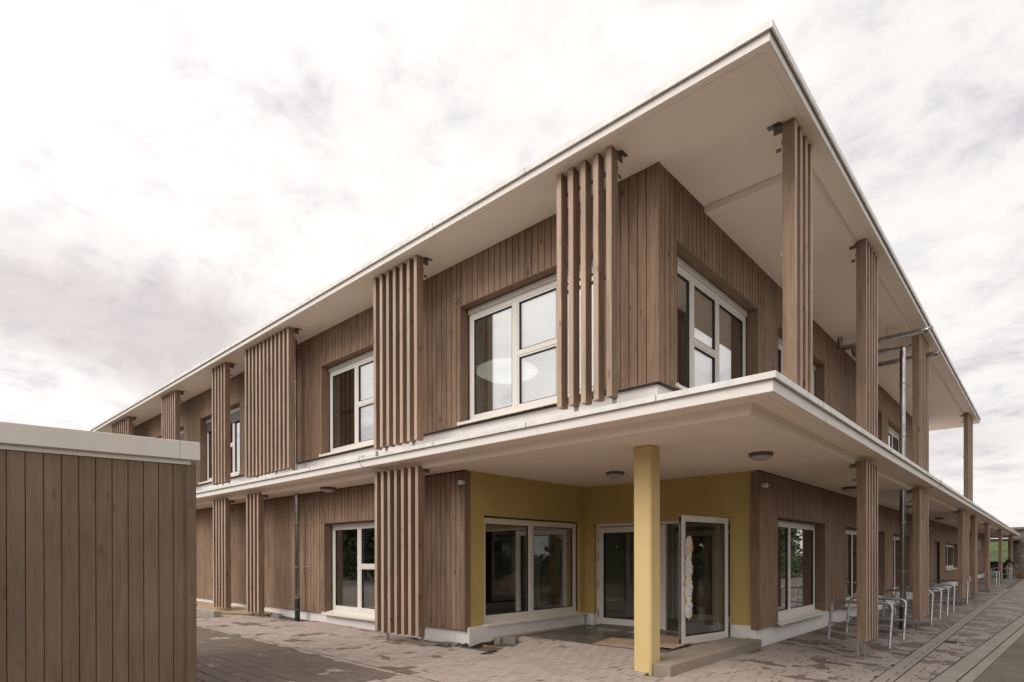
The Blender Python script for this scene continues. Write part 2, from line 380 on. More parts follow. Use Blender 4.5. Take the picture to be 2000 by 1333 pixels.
# paving: bed + pavers
pave = MB()
xs = [-26, -14.9, -3.9, -2.3, -1.0, -.3]
def bedz(x): return gz(x)-.035
for x0, x1 in zip(xs, xs[1:]):
    for y0, y1 in ((-3, 7.13), (7.13, 66)):
        if x1 <= -3.9 and y0 > 7: continue
        X0, X1 = x0, x1
        if X1 > -.5:
            pave.poly([(X0, y0, bedz(X0)), (asx(y0)-.15, y0, bedz(-.9)), (asx(y1)-.15, y1, bedz(-.9)), (X0, y1, bedz(X0))])
        else:
            pave.poly([(X0, y0, bedz(X0)), (X1, y0, bedz(X1)), (X1, y1, bedz(X1)), (X0, y1, bedz(X0))])
paving = pave.build('paving', 'joint_sand', kind='structure')
stones = []   # (x0,x1,y0,y1,kind)
PIT = (-8.02, -6.75, 6.86, 7.75)
def blocked(xa, xb, ya, yb):
    cx_, cy_ = (xa+xb)/2, (ya+yb)/2
    if -8.95 < cx_ < -6.72 and cy_ > 6.82+.12*math.sin(cx_*5): return True      # open corner with gravel and pit
    if cx_ < -12.9 and cy_ > 6.35 and cx_ > -15.3 and cy_ > 6.62: return True
    if cx_ < -15.0 and cy_ > 5.55: return True
    if -4.10 < cx_ < -3.78 and 7.2 < cy_ < 7.5: return True
    if -1.72 < cx_ < -1.38 and 14.5 < cy_ < 14.95: return True
    return False
def lay(x0, x1, y0, y1, rowh=.2, ln=.3, kind=0, jit=True, edge=None):
    y = y0; r = 0
    while y < y1-.04:
        yb = min(y+rowh, y1); x = x0-(0 if r % 2 == 0 else ln/2)
        while x < x1-.02:
            l = ln if not jit else random.choice((ln, ln, ln, ln*2/3))
            xa, xb = max(x, x0), min(x+l, x1)
            if edge is not None: xb = min(xb, edge((y+yb)/2))
            if xb-xa > .05 and not blocked(xa, xb, y, yb): stones.append((xa, xb, y, yb, kind))
            x += l
        y += rowh; r += 1
GUT = 4.86
lay(-22, -9.0, GUT+.005, 7.06, kind=0)
lay(-9.0, -1.86, GUT+.005, 7.06, ln=.2, kind=0, jit=False)
lay(-22, -1.86, GUT-.125, GUT-.012, rowh=.12, ln=.24, kind=0, jit=False)   # gutter row
lay(-15, -7.0, 1.2, GUT-.13, kind=0)
lay(-7.0, -1.86, 1.2, GUT-.13, ln=.2, kind=0, jit=False)
lay(-3.84, -1.86, 7.06, 30, kind=0)
lay(-1.855, -1.63, 3.2, 40, rowh=.3, ln=.3, kind=1, jit=False)
lay(-1.62, -.3, 3.2, 40, kind=0, edge=lambda y: asx(y)-.43)
yy = 3.2
while yy < 40:
    stones.append((asx(yy)-.42, asx(yy)-.165, yy, yy+.1, 1)); yy += .1
lay(-3.84, -1.86, 30, 58, rowh=.4, ln=.6, kind=0); lay(-1.62, -.3, 40, 58, rowh=.4, ln=.6, kind=0, edge=lambda y: asx(y)-.2)
def pproj(s):
    p = proj(((s[0]+s[1])/2, (s[2]+s[3])/2, gz((s[0]+s[1])/2)))
    if not p or not (-20 < p[0] < 2020 and 1080 < p[1] < 1345): return 0
    if p[0] < 388: return 0
    q = proj(((s[0]+s[1])/2, s[3], gz(s[0]))); h = abs(q[1]-p[1])*2
    return 1000*((s[1]-s[0])*h)/p[2]
stones.sort(key=pproj, reverse=True)
NI = 285
big_, rest = stones[:NI], stones[NI:]
pm = {}
for (x0, x1, y0, y1, kd) in big_:
    w_, d_ = round(x1-x0, 3), round(y1-y0, 3); key = (w_, d_, kd)
    if key not in pm:
        b_ = MB(); gq = .005; b_.box(-w_/2+gq, w_/2-gq, -d_/2+gq, d_/2-gq, -.06, 0)
        pm[key] = b_.mesh('paver', 'light_paver_stone' if kd else 'paver_stone', bevel=.003, second=('joint_sand', lambda p: p.normal.z < .3))
    o = bpy.data.objects.new('paver', pm[key]); xc = (x0+x1)/2
    o.location = (xc, (y0+y1)/2, gz(xc)+random.uniform(-.0015, .0025)); o.rotation_euler = (random.uniform(-.004, .004), -math.atan((gz(xc+.05)-gz(xc-.05))/.1)+random.uniform(-.004, .004), random.uniform(-.004, .004))
    place(o, paving)
for kd, mn in ((0, 'paver_stone'), (1, 'light_paver_stone')):
    b_ = MB(); gq = .005; c_ = .004
    for (x0, x1, y0, y1, k2) in rest:
        if k2 != kd: continue
        tn = random.random()*.98+.01; dz = random.uniform(-.0015, .0025)
        x0 += gq; x1 -= gq; y0 += gq; y1 -= gq; i = len(b_.v)
        for (xx, yy_, z) in ((x0, y0, -.03), (x1, y0, -.03), (x1, y1, -.03), (x0, y1, -.03), (x0, y0, -c_), (x1, y0, -c_), (x1, y1, -c_), (x0, y1, -c_),
                            (x0+c_, y0+c_, 0), (x1-c_, y0+c_, 0), (x1-c_, y1-c_, 0), (x0+c_, y1-c_, 0)):
            b_.v.append((xx, yy_, gz(xx)+z+dz))
        q = [(0, 1, 5, 4), (1, 2, 6, 5), (2, 3, 7, 6), (3, 0, 4, 7), (4, 5, 9, 8), (5, 6, 10, 9), (6, 7, 11, 10), (7, 4, 8, 11), (8, 9, 10, 11)]
        b_.f += [tuple(i+j for j in f) for f in q]; b_.t += [tn]*9
    me = bpy.data.meshes.new('pavers'); me.from_pydata(b_.v, [], b_.f)
    at = me.attributes.new('tone', 'FLOAT', 'FACE'); at.data.foreach_set('value', b_.t); me.materials.append(MATS[mn]); me.materials.append(MATS['joint_sand'])
    for p in me.polygons: p.material_index = 1 if p.index % 9 < 4 else 0
    o = bpy.data.objects.new('small_pavers', me); place(o, paving); o['kind'] = 'stuff'

# ------------------------------------------------------------------ the building
XE, YS = -3.85, 7.05            # cladding planes (east, south)
B = empty('school_building', (-10, 12, 0), 'two storey building clad in brown vertical boards with white overhanging roof and yellow entrance corner', 'building')
TH = .30
def wallpieces(fr, u0, u1, z0, z1, ops, w0, w1):
    """solid wall in a frame with rectangular openings (ua,ub,za,zb)"""
    b = MB(fr); us = sorted({u0, u1, *[o[0] for o in ops], *[o[1] for o in ops]})
    us = [u for u in us if u0 <= u <= u1]
    for a_, c_ in zip(us, us[1:]):
        mid_ = (a_+c_)/2; o = [q for q in ops if q[0] < mid_ < q[1]]
        if not o: b.box(a_, c_, w0, w1, z0, z1)
        else:
            o = o[0]
            if o[2] > z0+.01: b.box(a_, c_, w0, w1, z0, o[2])
            if o[3] < z1-.01: b.box(a_, c_, w0, w1, o[3], z1)
    return b
# openings (u0,u1,z0,z1) in wood-plane coordinates
S_UP = [(-7.77, -4.72, 3.98, 6.06), (-12.57, -9.52, 3.98, 6.06), (-20.14, -17.09, 3.98, 6.05), (-24.64, -21.6, 3.98, 6.05)]
E_UP = [(7.55, 10.60, 3.98, 6.0), (11.63, 14.72, 3.98, 6.0), (17.9, 20.9, 3.98, 6.0), (21.84, 24.9, 3.98, 5.97)]
S_LO = [(-12.47, -9.42, .315, 2.385)]
E_LO = [(11.61, 14.76, .33, 2.355), (16.56, 21.3, .33, 2.35), (22.58, 25.6, .33, 2.33), (31.7, 33.4, .0, 2.24), (35.5, 40.6, .92, 2.23)]
WEST, NUP, NLO = -28.2, 27.4, 61.5
CB = .024   # board thickness
upw = wallpieces(south(YS), WEST, XE-CB, 3.93, 6.86, S_UP, -TH, -CB-.012).build('upper_south_wall', 'groove_wood', B)
upe = wallpieces(east(XE), YS+TH, NUP, 3.93, 6.86, E_UP, -TH, -CB-.012).build('upper_east_wall', 'groove_wood', B)
low_s = wallpieces(south(YS), WEST, -7.72, .30, 3.14, S_LO, -TH, -CB-.012).build('lower_south_wall', 'groove_wood', B)
low_e = wallpieces(east(XE), 10.76, NLO, .30, 3.14, E_LO, -TH, -CB-.012).build('lower_east_wall', 'groove_wood', B)

# boards
segs = []   # (proj px width, frameplane, fr, u0,u1,z0,z1, parent)
def boards(fr, parent, u0, u1, z0f, z1f, ops, pitch=.1365, phase=0.):
    u = u0+phase
    while u < u1-.02:
        ub = min(u+pitch, u1); bz0, bz1 = z0f, z1f((u+ub)/2) if callable(z1f) else z1f
        cuts = [(bz0, bz1, u, ub)]
        for (oa, ob, za, zb) in ops:
            new = []
            for (c0, c1, a_, b_) in cuts:
                if b_ <= oa+.003 or a_ >= ob-.003: new.append((c0, c1, a_, b_)); continue
                if a_ < oa: new.append((c0, c1, a_, oa))
                if b_ > ob: new.append((c0, c1, ob, b_))
                aa, bb = max(a_, oa), min(b_, ob)
                if za > c0+.02: new.append((c0, za, aa, bb))
                if zb < c1-.02: new.append((zb, c1, aa, bb))
            cuts = new
        for (c0, c1, a_, b_) in cuts:
            if b_-a_ < .012: continue
            p = proj(fr(a_, 0, (c0+c1)/2)); q = proj(fr(b_, 0, (c0+c1)/2))
            pw = abs(p[0]-q[0]) if p and q and -20 < p[0] < 2020 else 0
            pt, pb = (proj(fr(a_, 0, c1)), proj(fr(a_, 0, c0))) if p else (None, None)
            pw = pw*min(1, abs(pt[1]-pb[1])/40) if pt and pb else pw
            segs.append((pw, fr, a_, b_, c0, c1, parent))
        u = ub
ZB_UP, ZT_UP = 3.93, 6.845
boards(south(YS), upw, WEST, XE, ZB_UP, ZT_UP, S_UP)
boards(east(XE), upe, YS+CB+.002, NUP, ZB_UP, lambda y: 6.845 if y < 8.45 else 6.765, E_UP)
boards(south(YS), low_s, -22.5, -7.72, .30, 3.115, S_LO)
boards(east(XE), low_e, 10.70, NLO, .30, 3.115, E_LO)
segs.sort(key=lambda s: -s[0])
bmesh_cache = {}
indiv = [s for s in segs[:284]]
for (pw, fr, a_, b_, z0, z1, par) in indiv:
    e_ = 1 if fr(0, 0, 0)[0] == XE else 0
    key = (round(b_-a_, 3), round(z1-z0, 3), e_)
    if key not in bmesh_cache:
        f0 = (lambda u, w, z: (w, u, z)) if e_ else (lambda u, w, z: (u, -w, z))
        q = MB(f0); h = (b_-a_)/2-.0028; c = .0032; i = 0
        prof = [(-h, -CB), (-h, -c), (-h+c, 0), (h-c, 0), (h, -c), (h, -CB)]
        for z in (z0-(z0+z1)/2, z1-(z0+z1)/2):
            for (u, w) in prof: q.v.append(f0(u, w, z))
        n_ = len(prof)
        q.f += [(j, (j+1) % n_, n_+(j+1) % n_, n_+j) for j in range(n_)]+[tuple(range(n_))[::-1], tuple(range(n_, 2*n_))]; q.t += [0]*(n_+2)
        bmesh_cache[key] = q.mesh('board', 'glazed_spruce_cladding', second=('groove_wood', lambda p, e_=e_: abs(p.normal.y if e_ else p.normal.x) > .4))
    o = bpy.data.objects.new('board', bmesh_cache[key]); o.location = fr((a_+b_)/2, random.uniform(-.0012, .0012), (z0+z1)/2); place(o, par)
for par in (upw, upe, low_s, low_e):
    q = None
    for (pw, fr, a_, b_, z0, z1, p2) in segs[284:]:
        if p2 is not par: continue
        if q is None: q = MB(fr)
        tn = random.random()*.98+.01; i = len(q.v); h0, h1 = a_+.0028, b_-.0028; c = .0032; dw = random.uniform(-.001, .001)
        prof = [(h0, -CB), (h0, -c+dw), (h0+c, dw), (h1-c, dw), (h1, -c+dw), (h1, -CB)]
        for z in (z0, z1):
            for (u, w) in prof: q.v.append(fr(u, w, z))
        q.f += [tuple(i+j for j in f) for f in [(0, 1, 7, 6), (1, 2, 8, 7), (2, 3, 9, 8), (3, 4, 10, 9), (4, 5, 11, 10), (0, 1, 2, 3, 4, 5), (6, 7, 8, 9, 10, 11)]]; q.t += [tn]*7
    if q: o = q.build('boards', 'glazed_spruce_cladding', par, second=('groove_wood', lambda p, e_=(par in (upe, low_e)): abs(p.normal.y if e_ else p.normal.x) > .4)); o['kind'] = 'stuff'
# corner boards
q = MB(); q.box(XE-.075, XE+.003, YS-.004, YS+.0, ZB_UP, 6.846); q.box(XE, XE+.004, YS-.004, YS+.03, ZB_UP, 6.846)
q.build('corner_board', 'glazed_spruce_cladding', B)
q = MB(); q.box(-7.72, -7.66, YS, YS+.14, .28, 3.115); q.build('corner_board', 'reveal_board', B)     # wood end face at the yellow recess (west side)
q = MB(); q.box(XE-.15, XE+.004, 10.655, 10.698, .28, 3.115); q.build('corner_board', 'reveal_board', B)
# black ventilation profiles
for nm, fr, u0, u1, z in (('ventilation_strip', south(YS), -22.5, -7.66, 3.118), ('ventilation_strip', east(XE), 10.68, NLO, 3.118), ('ventilation_strip', south(YS), WEST, XE, 3.908), ('ventilation_strip', east(XE), YS, NUP, 3.908)):
    q = MB(fr); q.box(u0, u1, -.06, -.003, z, z+.02); q.build(nm, 'drip_black', B)
# upper plaster base strip, lower plinth
q = MB(); q.box(WEST, XE-.05, YS+.05, YS+TH, 3.36, 3.915); q.box(XE-TH, XE-.05, YS+TH, NUP, 3.36, 3.915); q.build('upper_base_strip', 'base_plaster', B)
q = MB(); q.box(WEST, -7.995, 7.12, 7.42, -.3, .31); q.build('plinth', 'base_plaster', B)
q = MB(); q.box(XE-TH, XE-.08, 10.73, NLO, -.4, .31); q.build('plinth', 'base_plaster', B)
q = MB(); q.box(-7.99, -7.62, 7.12, 10.6, -.35, .335); q.build('plinth', 'base_plaster', B)
# closing walls (west, north, inner) so that the rooms are dark
q = MB(); q.box(WEST, WEST+.3, YS+TH, 19, 0, 6.8); q.box(WEST+.3, XE-TH-.1, 19, 19.3, 3.2, 6.8); q.box(WEST+.3, -9, 13.2, 13.5, .1, 3.1); q.box(-9, -8.7, 13.5, NLO, .1, 3.1)
q.box(-9, XE-.4, NLO-.3, NLO, .1, 3.1); q.box(-9, XE-.4, NUP-.3, NUP, 3.3, 6.8); q.box(-9.3, -9, 19.3, NUP, 3.3, 6.8)
q.box(-8.3, -8.1, 10.95, 13.4, .1, 3.1); q.box(-13.8, -13.6, 7.4, 13.2, .1, 3.1); q.box(XE-.4-1.9, XE-.4, 16.0, 16.2, .1, 3.1)
q.box(-9.4, -9.25, 7.4, 19, 3.3, 6.8); q.box(-16, -15.8, 7.4, 19, 3.3, 6.8); q.box(-9.2, XE-.32, 11.1, 11.25, 3.3, 6.8)
q.build('inner_wall', 'interior_plaster', B)
q = MB(); q.box(WEST+.3, XE-TH, YS+TH+.01, 19, 3.17, 3.3); q.box(-9, XE-TH, 19, NUP-.3, 3.17, 3.3)
q.box(WEST+.3, XE-TH-.01, 10.77, 13.2, -.02, .1); q.box(-9, XE-TH-.01, 13.2, NLO, -.02, .1); q.box(WEST+.3, -8.0, YS+.4, 10.77, -.02, .1); q.build('floor_slab', 'interior_floor', B)
q = MB(); q.box(WEST+.3, XE-TH-.01, YS+TH+.01, 19, 6.6, 6.7); q.box(-9, XE-TH-.01, 19, NUP-.3, 6.6, 6.7); q.box(WEST+.3, -8.01, YS+TH+.01, 13.2, 2.85, 2.95); q.box(-8.0, XE-TH-.01, 10.95, NLO-.3, 2.85, 2.95)
q.build('inner_ceiling', 'interior_ceiling', B)

# roof and canopy ------------------------------------------------------------
def slab(name, x1, y0, xw, yn, zs, zf, mname):
    """overhanging slab: soffit at zs, fascia up to zf; returns mesh"""
    q = MB(); q.box(xw, x1, y0, yn, zs, zf); return q.build(name, mname, B)
RX, RY, RW, RN = -2.12, 6.17, -30.0, 29.6
roof = slab('roof', RX, RY, RW, RN, 6.85, 6.985, 'fascia_plaster')
q = MB()
q.box(RW+.02, RX-.02, RY+.02, RN-.02, 6.985, 7.0)
q.build('roof_deck', 'drip_black', roof)
def flashing(x1, y0, xw, yn, z0, z1, parent, off=.04):
    q = MB()
    q.box(xw-off, x1+off, y0-off, y0-off+.02, z0, z1); q.box(x1+off-.02, x1+off, y0-off+.02, yn+off, z0, z1)
    q.box(xw-off, x1+off-.02, y0-off+.02, y0+.25, z1-.012, z1-.002); q.box(x1-.25, x1+off-.02, y0+.25, yn+off, z1-.012, z1-.002)
    o = q.build('roof_edge_flashing', 'white_flashing', parent)
    # folded seams every two metres
    s_ = MB(); xx = x1-1.3
    while xx > xw: s_.box(xx, xx+.012, y0-off-.003, y0-off, z0+.001, z1+.001); xx -= 2.0
    yy = y0+1.6
    while yy < yn: s_.box(x1+off, x1+off+.003, yy, yy+.012, z0+.001, z1+.001); yy += 2.0
    s_.build('flashing_seam', 'galvanised_steel', parent)
flashing(RX, RY, RW, RN, 6.945, 7.02, roof)
# soffit boards of the roof: high level and lowered field along the east side
q = MB()
q.box(RW+.01, RX-.012, RY+.012, 8.40, 6.842, 6.849)
q.box(RX-.29, RX-.012, 8.40, RN-.012, 6.842, 6.849)
q.build('soffit', 'soffit_plaster', roof)
def lowered(x1, y0, xw, yn, zt, zb, sl, parent, south_slope=True):
    q = MB(); v = [(xw, y0, zt), (x1, y0, zt), (x1, yn, zt), (xw, yn, zt), (xw, y0+sl, zb), (x1-sl, y0+sl, zb), (x1-sl, yn, zb), (xw, yn, zb)]
    q.v = v; q.f = [(0, 1, 2, 3), (7, 6, 5, 4), (0, 4, 5, 1), (1, 5, 6, 2), (2, 6, 7, 3), (3, 7, 4, 0)]; q.t = [0]*6
    return q.build('lowered_soffit', 'soffit_plaster', parent)
lowered(-2.385, 8.42, XE-TH, RN-.03, 6.842, 6.77, .05, roof)
q = MB(); q.box(RX-.105, RX-.095, RY+.1, RN-.1, 6.8385, 6.842); q.box(RW+.2, RX-.105, RY+.095, RY+.105, 6.8385, 6.842); q.build('drip_groove', 'fascia_plaster', roof)
CX, CY, CW, CN = -2.08, 6.14, -30.0, 66.5
can = slab('canopy', CX, CY, CW, CN, 3.27, 3.41, 'fascia_plaster')
flashing(CX, CY, CW, CN, 3.395, 3.462, can)
q = MB(); q.box(CW+.01, CX-.012, CY+.012, 6.46, 3.262, 3.269); q.box(CX-.33, CX-.012, 6.46, CN-.012, 3.262, 3.269); q.build('soffit', 'soffit_plaster', can)
lowered(CX-.30, 6.395, CW+.02, CN-.02, 3.262, 3.14, .055, can)
q = MB(); q.box(CX-.105, CX-.095, CY+.1, CN-.1, 3.2585, 3.262); q.build('drip_groove', 'fascia_plaster', can)
# expansion joints of the rendered fascia
q = MB()
q.box(CX+.0005, CX+.002, 8.02, 8.032, 3.27, 3.385); q.box(CX+.0005, CX+.002, 14.3, 14.312, 3.27, 3.385); q.box(-5.2, -5.19, CY-.002, CY-.0005, 3.27, 3.385); q.box(-10.7, -10.69, CY-.002, CY-.0005, 3.27, 3.385)
q.box(RX+.0005, RX+.002, 8.41, 8.425, 6.85, 6.95)
q.build('expansion_joint', 'blind_box_metal', can)

# ------------------------------------------------------------------ windows
def window(fr, u0, u1, z0, z1, rec, cols, blind=.10, sill=True, tag=None, transom=None, flip=False, door=False, rail=True, reveal=True, blinds=0., split2=False):
    """cols: pane widths fractions list of (ua,ub,mode) in absolute u; fr outward positive; frame face at w=-rec"""
    F, D = .08, .08
    root = MB(fr); wf, wb = -rec, -rec-D
    zt = z1-blind
    a_, b_ = u0+.032, u1-.032
    zb = z0+(.045 if not door else .0)
    root.box(a_, b_, wb, wf, zt-F, zt); root.box(a_, b_, wb, wf, zb, zb+F)
    root.box(a_, a_+F, wb, wf, zb+F, zt-F); root.box(b_-F, b_, wb, wf, zb+F, zt-F)
    for (ua, ub, md) in cols[:-1]: root.box(ub-F*.6, ub+F*.6, wb, wf, zb+F, zt-F)
    w = root.build('window', 'window_frame_white', B, bevel=.004)
    if tag: w['label'] = tag
    for i, (ua, ub, md) in enumerate(cols):
        pa = ua+F*.6 if i else a_+F; pb = ub-F*.6 if i < len(cols)-1 else b_-F
        def sash(za, zb_, lite=True):
            s = MB(fr); f2 = .032
            s.box(pa+.001, pb-.001, wb+.01, wf-.008, zb_-f2, zb_-.001); s.box(pa+.001, pb-.001, wb+.01, wf-.008, za+.001, za+f2)
            s.box(pa+.001, pa+f2, wb+.01, wf-.008, za+f2, zb_-f2); s.box(pb-f2, pb-.001, wb+.01, wf-.008, za+f2, zb_-f2)
            s.build('sash', 'window_frame_white', w)
            s = MB(fr); s.box(pa+f2, pb-f2, wb+.02, wb+.044, za+f2, zb_-f2); s.build('pane', 'window_glass', w)
            s = MB(fr); g_ = .012
            s.box(pa+f2, pa+f2+g_, wb+.045, wf-.012, za+f2+g_, zb_-f2-g_); s.box(pb-f2-g_, pb-f2, wb+.045, wf-.012, za+f2+g_, zb_-f2-g_)
            s.box(pa+f2, pb-f2, wb+.045, wf-.012, zb_-f2-g_, zb_-f2); s.box(pa+f2, pb-f2, wb+.045, wf-.012, za+f2, za+f2+g_)
            s.build('gasket', 'black_rubber', w)
        if md == 'T':
            s = MB(fr); s.box(pa, pb, wb, wf, transom, transom+.055); s.build('transom', 'window_frame_white', w)
            sash(zb+F, transom); sash(transom+.055, zt-F)
        else: sash(zb+F, zt-F)
    if blind > .03:
        s = MB(fr); s.box(a_-.0, b_, -rec-.06, -rec+.035, zt+.002, z1-.028); s.build('blind_box', 'blind_box_metal', w, bevel=.004)
        s = MB(fr); s.box(a_-.01, b_+.01, -rec-.04, -rec+.02, z1-.026, z1-.004); s.build('blind_slot', 'drip_black', w)
    if blinds:
        s = MB(fr); z = zt
        while z > zt-blinds:
            s.box(a_+.02, b_-.02, -rec+.006, -rec+.03, z-.055, z-.004); z -= .06
        s.build('blind', 'lamp_body_grey', w)
    if rail:
        s = MB(fr); s.box(u0+.0145, u0+.030, -rec-.03, -rec+.012, z0+.05, z1-.03); s.build('guide_rail', 'black_rubber', w); s = MB(fr); s.box(u1-.030, u1-.0145, -rec-.03, -rec+.012, z0+.05, z1-.03); s.build('guide_rail', 'black_rubber', w)
    if reveal:
        s = MB(fr); tz = .014
        s.box(u0+.0015, u0+tz, -rec-.04, .004, z0+.001, z1-.0015); s.build('reveal', 'reveal_board', w)
        s = MB(fr); s.box(u1-tz, u1-.0015, -rec-.04, .004, z0+.001, z1-.0015); s.build('reveal', 'reveal_board', w)
        s = MB(fr); s.box(u0+tz+.001, u1-tz-.001, -rec-.04, .004, z1-tz, z1-.0015)
        s.build('reveal', 'reveal_board', w)
    if sill:
        s = MB(fr); s.box(u0-.03, u1+.03, .0, .052, z0-.022, z0-.002); s.box(u0-.03, u1+.03, .045, .052, z0-.05, z0-.022)
        s.v += [fr(*p_) for p_ in ((u0+.015, .0, z0-.02), (u1-.015, .0, z0-.02), (u1-.015, -rec-.01, z0-.02), (u0+.015, -rec-.01, z0-.02), (u0+.015, .0, z0-.002), (u1-.015, .0, z0-.002), (u1-.015, -rec-.01, z0+.046), (u0+.015, -rec-.01, z0+.046))]
        b0_ = len(s.v)-8; s.f += [tuple(b0_+i_ for i_ in q_) for q_ in ((3, 2, 1, 0), (4, 5, 6, 7), (0, 1, 5, 4), (1, 2, 6, 5), (2, 3, 7, 6), (3, 0, 4, 7))]; s.t += [0]*6
        s.box(u0-.03, u0-.024, -rec, .045, z0-.002, z0+.022); s.box(u1+.024, u1+.03, -rec, .045, z0-.002, z0+.022)
        s.build('sill', 'sill_metal', w)
        c_ = MB(fr)
        for uu in (u0+.3, u0+1.2, u0+2.1): c_.box(uu, uu+.02, 0, .04, z0-.045, z0-.023)
        c_.build('sill_bracket', 'galvanised_steel', w)
    return w
RC = .20
S3 = lambda u0, u1: [(u0, u0+1.15, 'P'), (u0+1.15, u0+2.1, 'T'), (u0+2.1, u1, 'P')]
for i, (u0, u1, z0, z1) in enumerate(S_UP):
    window(south(YS), u0, u1, z0, z1, RC, S3(u0, u1), blind=.115 if i < 2 else .14, transom=4.95, blinds=.24 if i >= 2 else 0)
for i, (u0, u1, z0, z1) in enumerate(E_UP):
    c = [(u0, u0+.9, 'P'), (u0+.9, u0+1.82, 'T'), (u0+1.82, u1, 'P')]
    window(east(XE), u0, u1, z0, z1, RC, c, blind=.115, transom=4.87)
for (u0, u1, z0, z1) in S_LO: window(south(YS), u0, u1, z0, z1, RC, S3(u0, u1), blind=.05, transom=1.36)
u0, u1, z0, z1 = E_LO[0]; window(east(XE), u0, u1, z0, z1, RC, [(u0, u0+1.33, 'P'), (u0+1.33, u1, 'P')], blind=.05)
u0, u1, z0, z1 = E_LO[1]; window(east(XE), u0, u1, z0, z1, RC, [(u0, u0+1.6, 'P'), (u0+1.6, u0+3.2, 'P'), (u0+3.2, u1, 'P')], blind=.05)
u0, u1, z0, z1 = E_LO[2]; window(east(XE), u0, u1, z0, z1, RC, [(u0, u0+1.5, 'P'), (u0+1.5, u1, 'P')], blind=.05)
u0, u1, z0, z1 = E_LO[3]
q = MB(east(XE)); q.box(u0+.02, u1-.02, -.16, -.1, 0, z1-.02); dd = q.build('door', 'reveal_board', B, label='brown side door in the far east wall')
q = MB(east(XE)); q.tube([(u0+.25, -.05, .3), (u0+.25, -.05, 1.9)], .018); q.build('handle', 'galvanised_steel', dd)
u0, u1, z0, z1 = E_LO[4]; window(east(XE), u0, u1, z0, z1, RC, [(u0, u0+2.5, 'P'), (u0+2.5, u1, 'P')], blind=.05)

# ------------------------------------------------------------------ entrance recess
YN, XW = 10.72, -7.69
ew = (7.56, 10.55, .34, 2.36)
yw = wallpieces(east(XW), 7.19, YN, .335, 3.14, [ew], -.3, 0).build('yellow_wall', 'yellow_plaster_shaded', B)
DO = (-7.45, -4.385, .05, 2.325)
yn_ = wallpieces(lambda u, w, z: (u, YN-w, z), XW-.3, XE-.03, .335, 3.14, [(DO[0], DO[1], -.1, DO[3])], -.3, 0).build('yellow_wall', 'yellow_plaster_shaded', B)
q = MB(); q.box(XW+.001, DO[0]-.005, YN-.012, YN+.25, -.1, .335); q.build('plinth', 'base_plaster', B); q = MB(); q.box(DO[1]+.0, XE-.075, YN-.012, YN+.0, -.1, .335); q.box(DO[1], XE-.3, YN, YN+.3, -.1, .333); q.build('plinth', 'base_plaster', B)
q = MB(); q.box(XE-.20, XE-.08, 10.70, 10.735, -.2, .3); q.build('plinth', 'base_plaster', B)
window(east(XW), *ew, .10, [(ew[0], 9.0, 'P'), (9.0, ew[1], 'P')], blind=.03, reveal=False, sill=False)
q = MB(east(XW)); q.box(ew[0]+.001, ew[1]-.001, -.17, -.09, .3525, .386); q.build('sill_upstand', 'sill_metal', B)
q = MB(east(XW)); q.box(ew[0]-.02, 10.70, -.15, .10, .335, .352); q.box(ew[0]-.02, 10.70, .094, .101, .31, .335); q.build('sill', 'sill_metal', B, bevel=.003)
# entrance doors
frd = south(YN+.10)
q = MB(frd); q.box(DO[0]+.0, DO[1], -.07, 0, DO[3]-.07, DO[3]-.001); q.box(DO[0], DO[0]+.06, -.07, 0, .1, DO[3]-.07); q.box(DO[1]-.06, DO[1], -.07, 0, .1, DO[3]-.07)
q.box(-5.83, -5.77, -.07, -.001, .1, DO[3]-.07)
dfr = q.build('door_frame', 'window_frame_white', B, bevel=.003)
def leaf(parent, name, L_, H_, fr, glass='door_glass', s=.12, label=None):
    q = MB(fr); q.box(0, L_, -.035, .035, 0, .14); q.box(0, L_, -.035, .035, H_-s, H_); q.box(0, s, -.035, .035, .14, H_-s); q.box(L_-s, L_, -.035, .035, .14, H_-s)
    o = q.build(name, 'window_frame_white', parent, bevel=.004)
    if label: o['label'] = label
    q = MB(fr); q.box(s, L_-s, -.012, .012, .14, H_-s); q.build('pane', glass, o)
    q = MB(fr)
    for w0_ in (-.028, .014):
        q.box(s, s+.02, w0_, w0_+.014, .16, H_-s-.02); q.box(L_-s-.02, L_-s, w0_, w0_+.014, .16, H_-s-.02); q.box(s, L_-s, w0_, w0_+.014, H_-s-.02, H_-s); q.box(s, L_-s, w0_, w0_+.014, .14, .16)
    q.build('gasket', 'black_rubber', o); return o
fl = leaf(B, 'door', 1.57, 2.12, lambda u, w, z: (-7.388+u, YN+.13-w, .115+z), label='closed glazed leaf on the left of the entrance')
q = MB()
for z in (.35, 1.0, 1.6, 2.0): q.tube([(-7.39, YN+.085, z-.09), (-7.39, YN+.085, z+.09)], .012)
q.build('hinge', 'galvanised_steel', fl, smooth=True)
# open leaf, hinged on the right jamb and swung outwards
H0 = Vector((-4.43, 10.63, .085)); H1 = Vector((-4.665, 9.26, .085)); dl = (H1-H0); LL = dl.length; dl.normalize(); nl = Vector((dl.y, -dl.x, 0))  # nl points to -x side
if nl.x > 0: nl = -nl
frl = lambda u, w, z: tuple(H0+dl*u+nl*(-w)+Vector((0, 0, z)))
ol = leaf(B, 'door', LL, 2.215, frl, label='open glazed leaf swung outwards with a wrapped pull handle', s=.105)
q = MB(frl); q.box(LL+.0005, LL+.004, -.026, .026, .02, 2.2); q.build('door_edge', 'black_rubber', ol)
q = MB(frl); q.box(LL+.004, LL+.007, -.012, .012, .1, 2.1); q.box(LL+.004, LL+.02, -.006, .006, .98, 1.0); q.build('lock_plate', 'galvanised_steel', ol)
q = MB(frl); uh = LL-.115
pts = []; rr_ = []
zz_ = 1.86
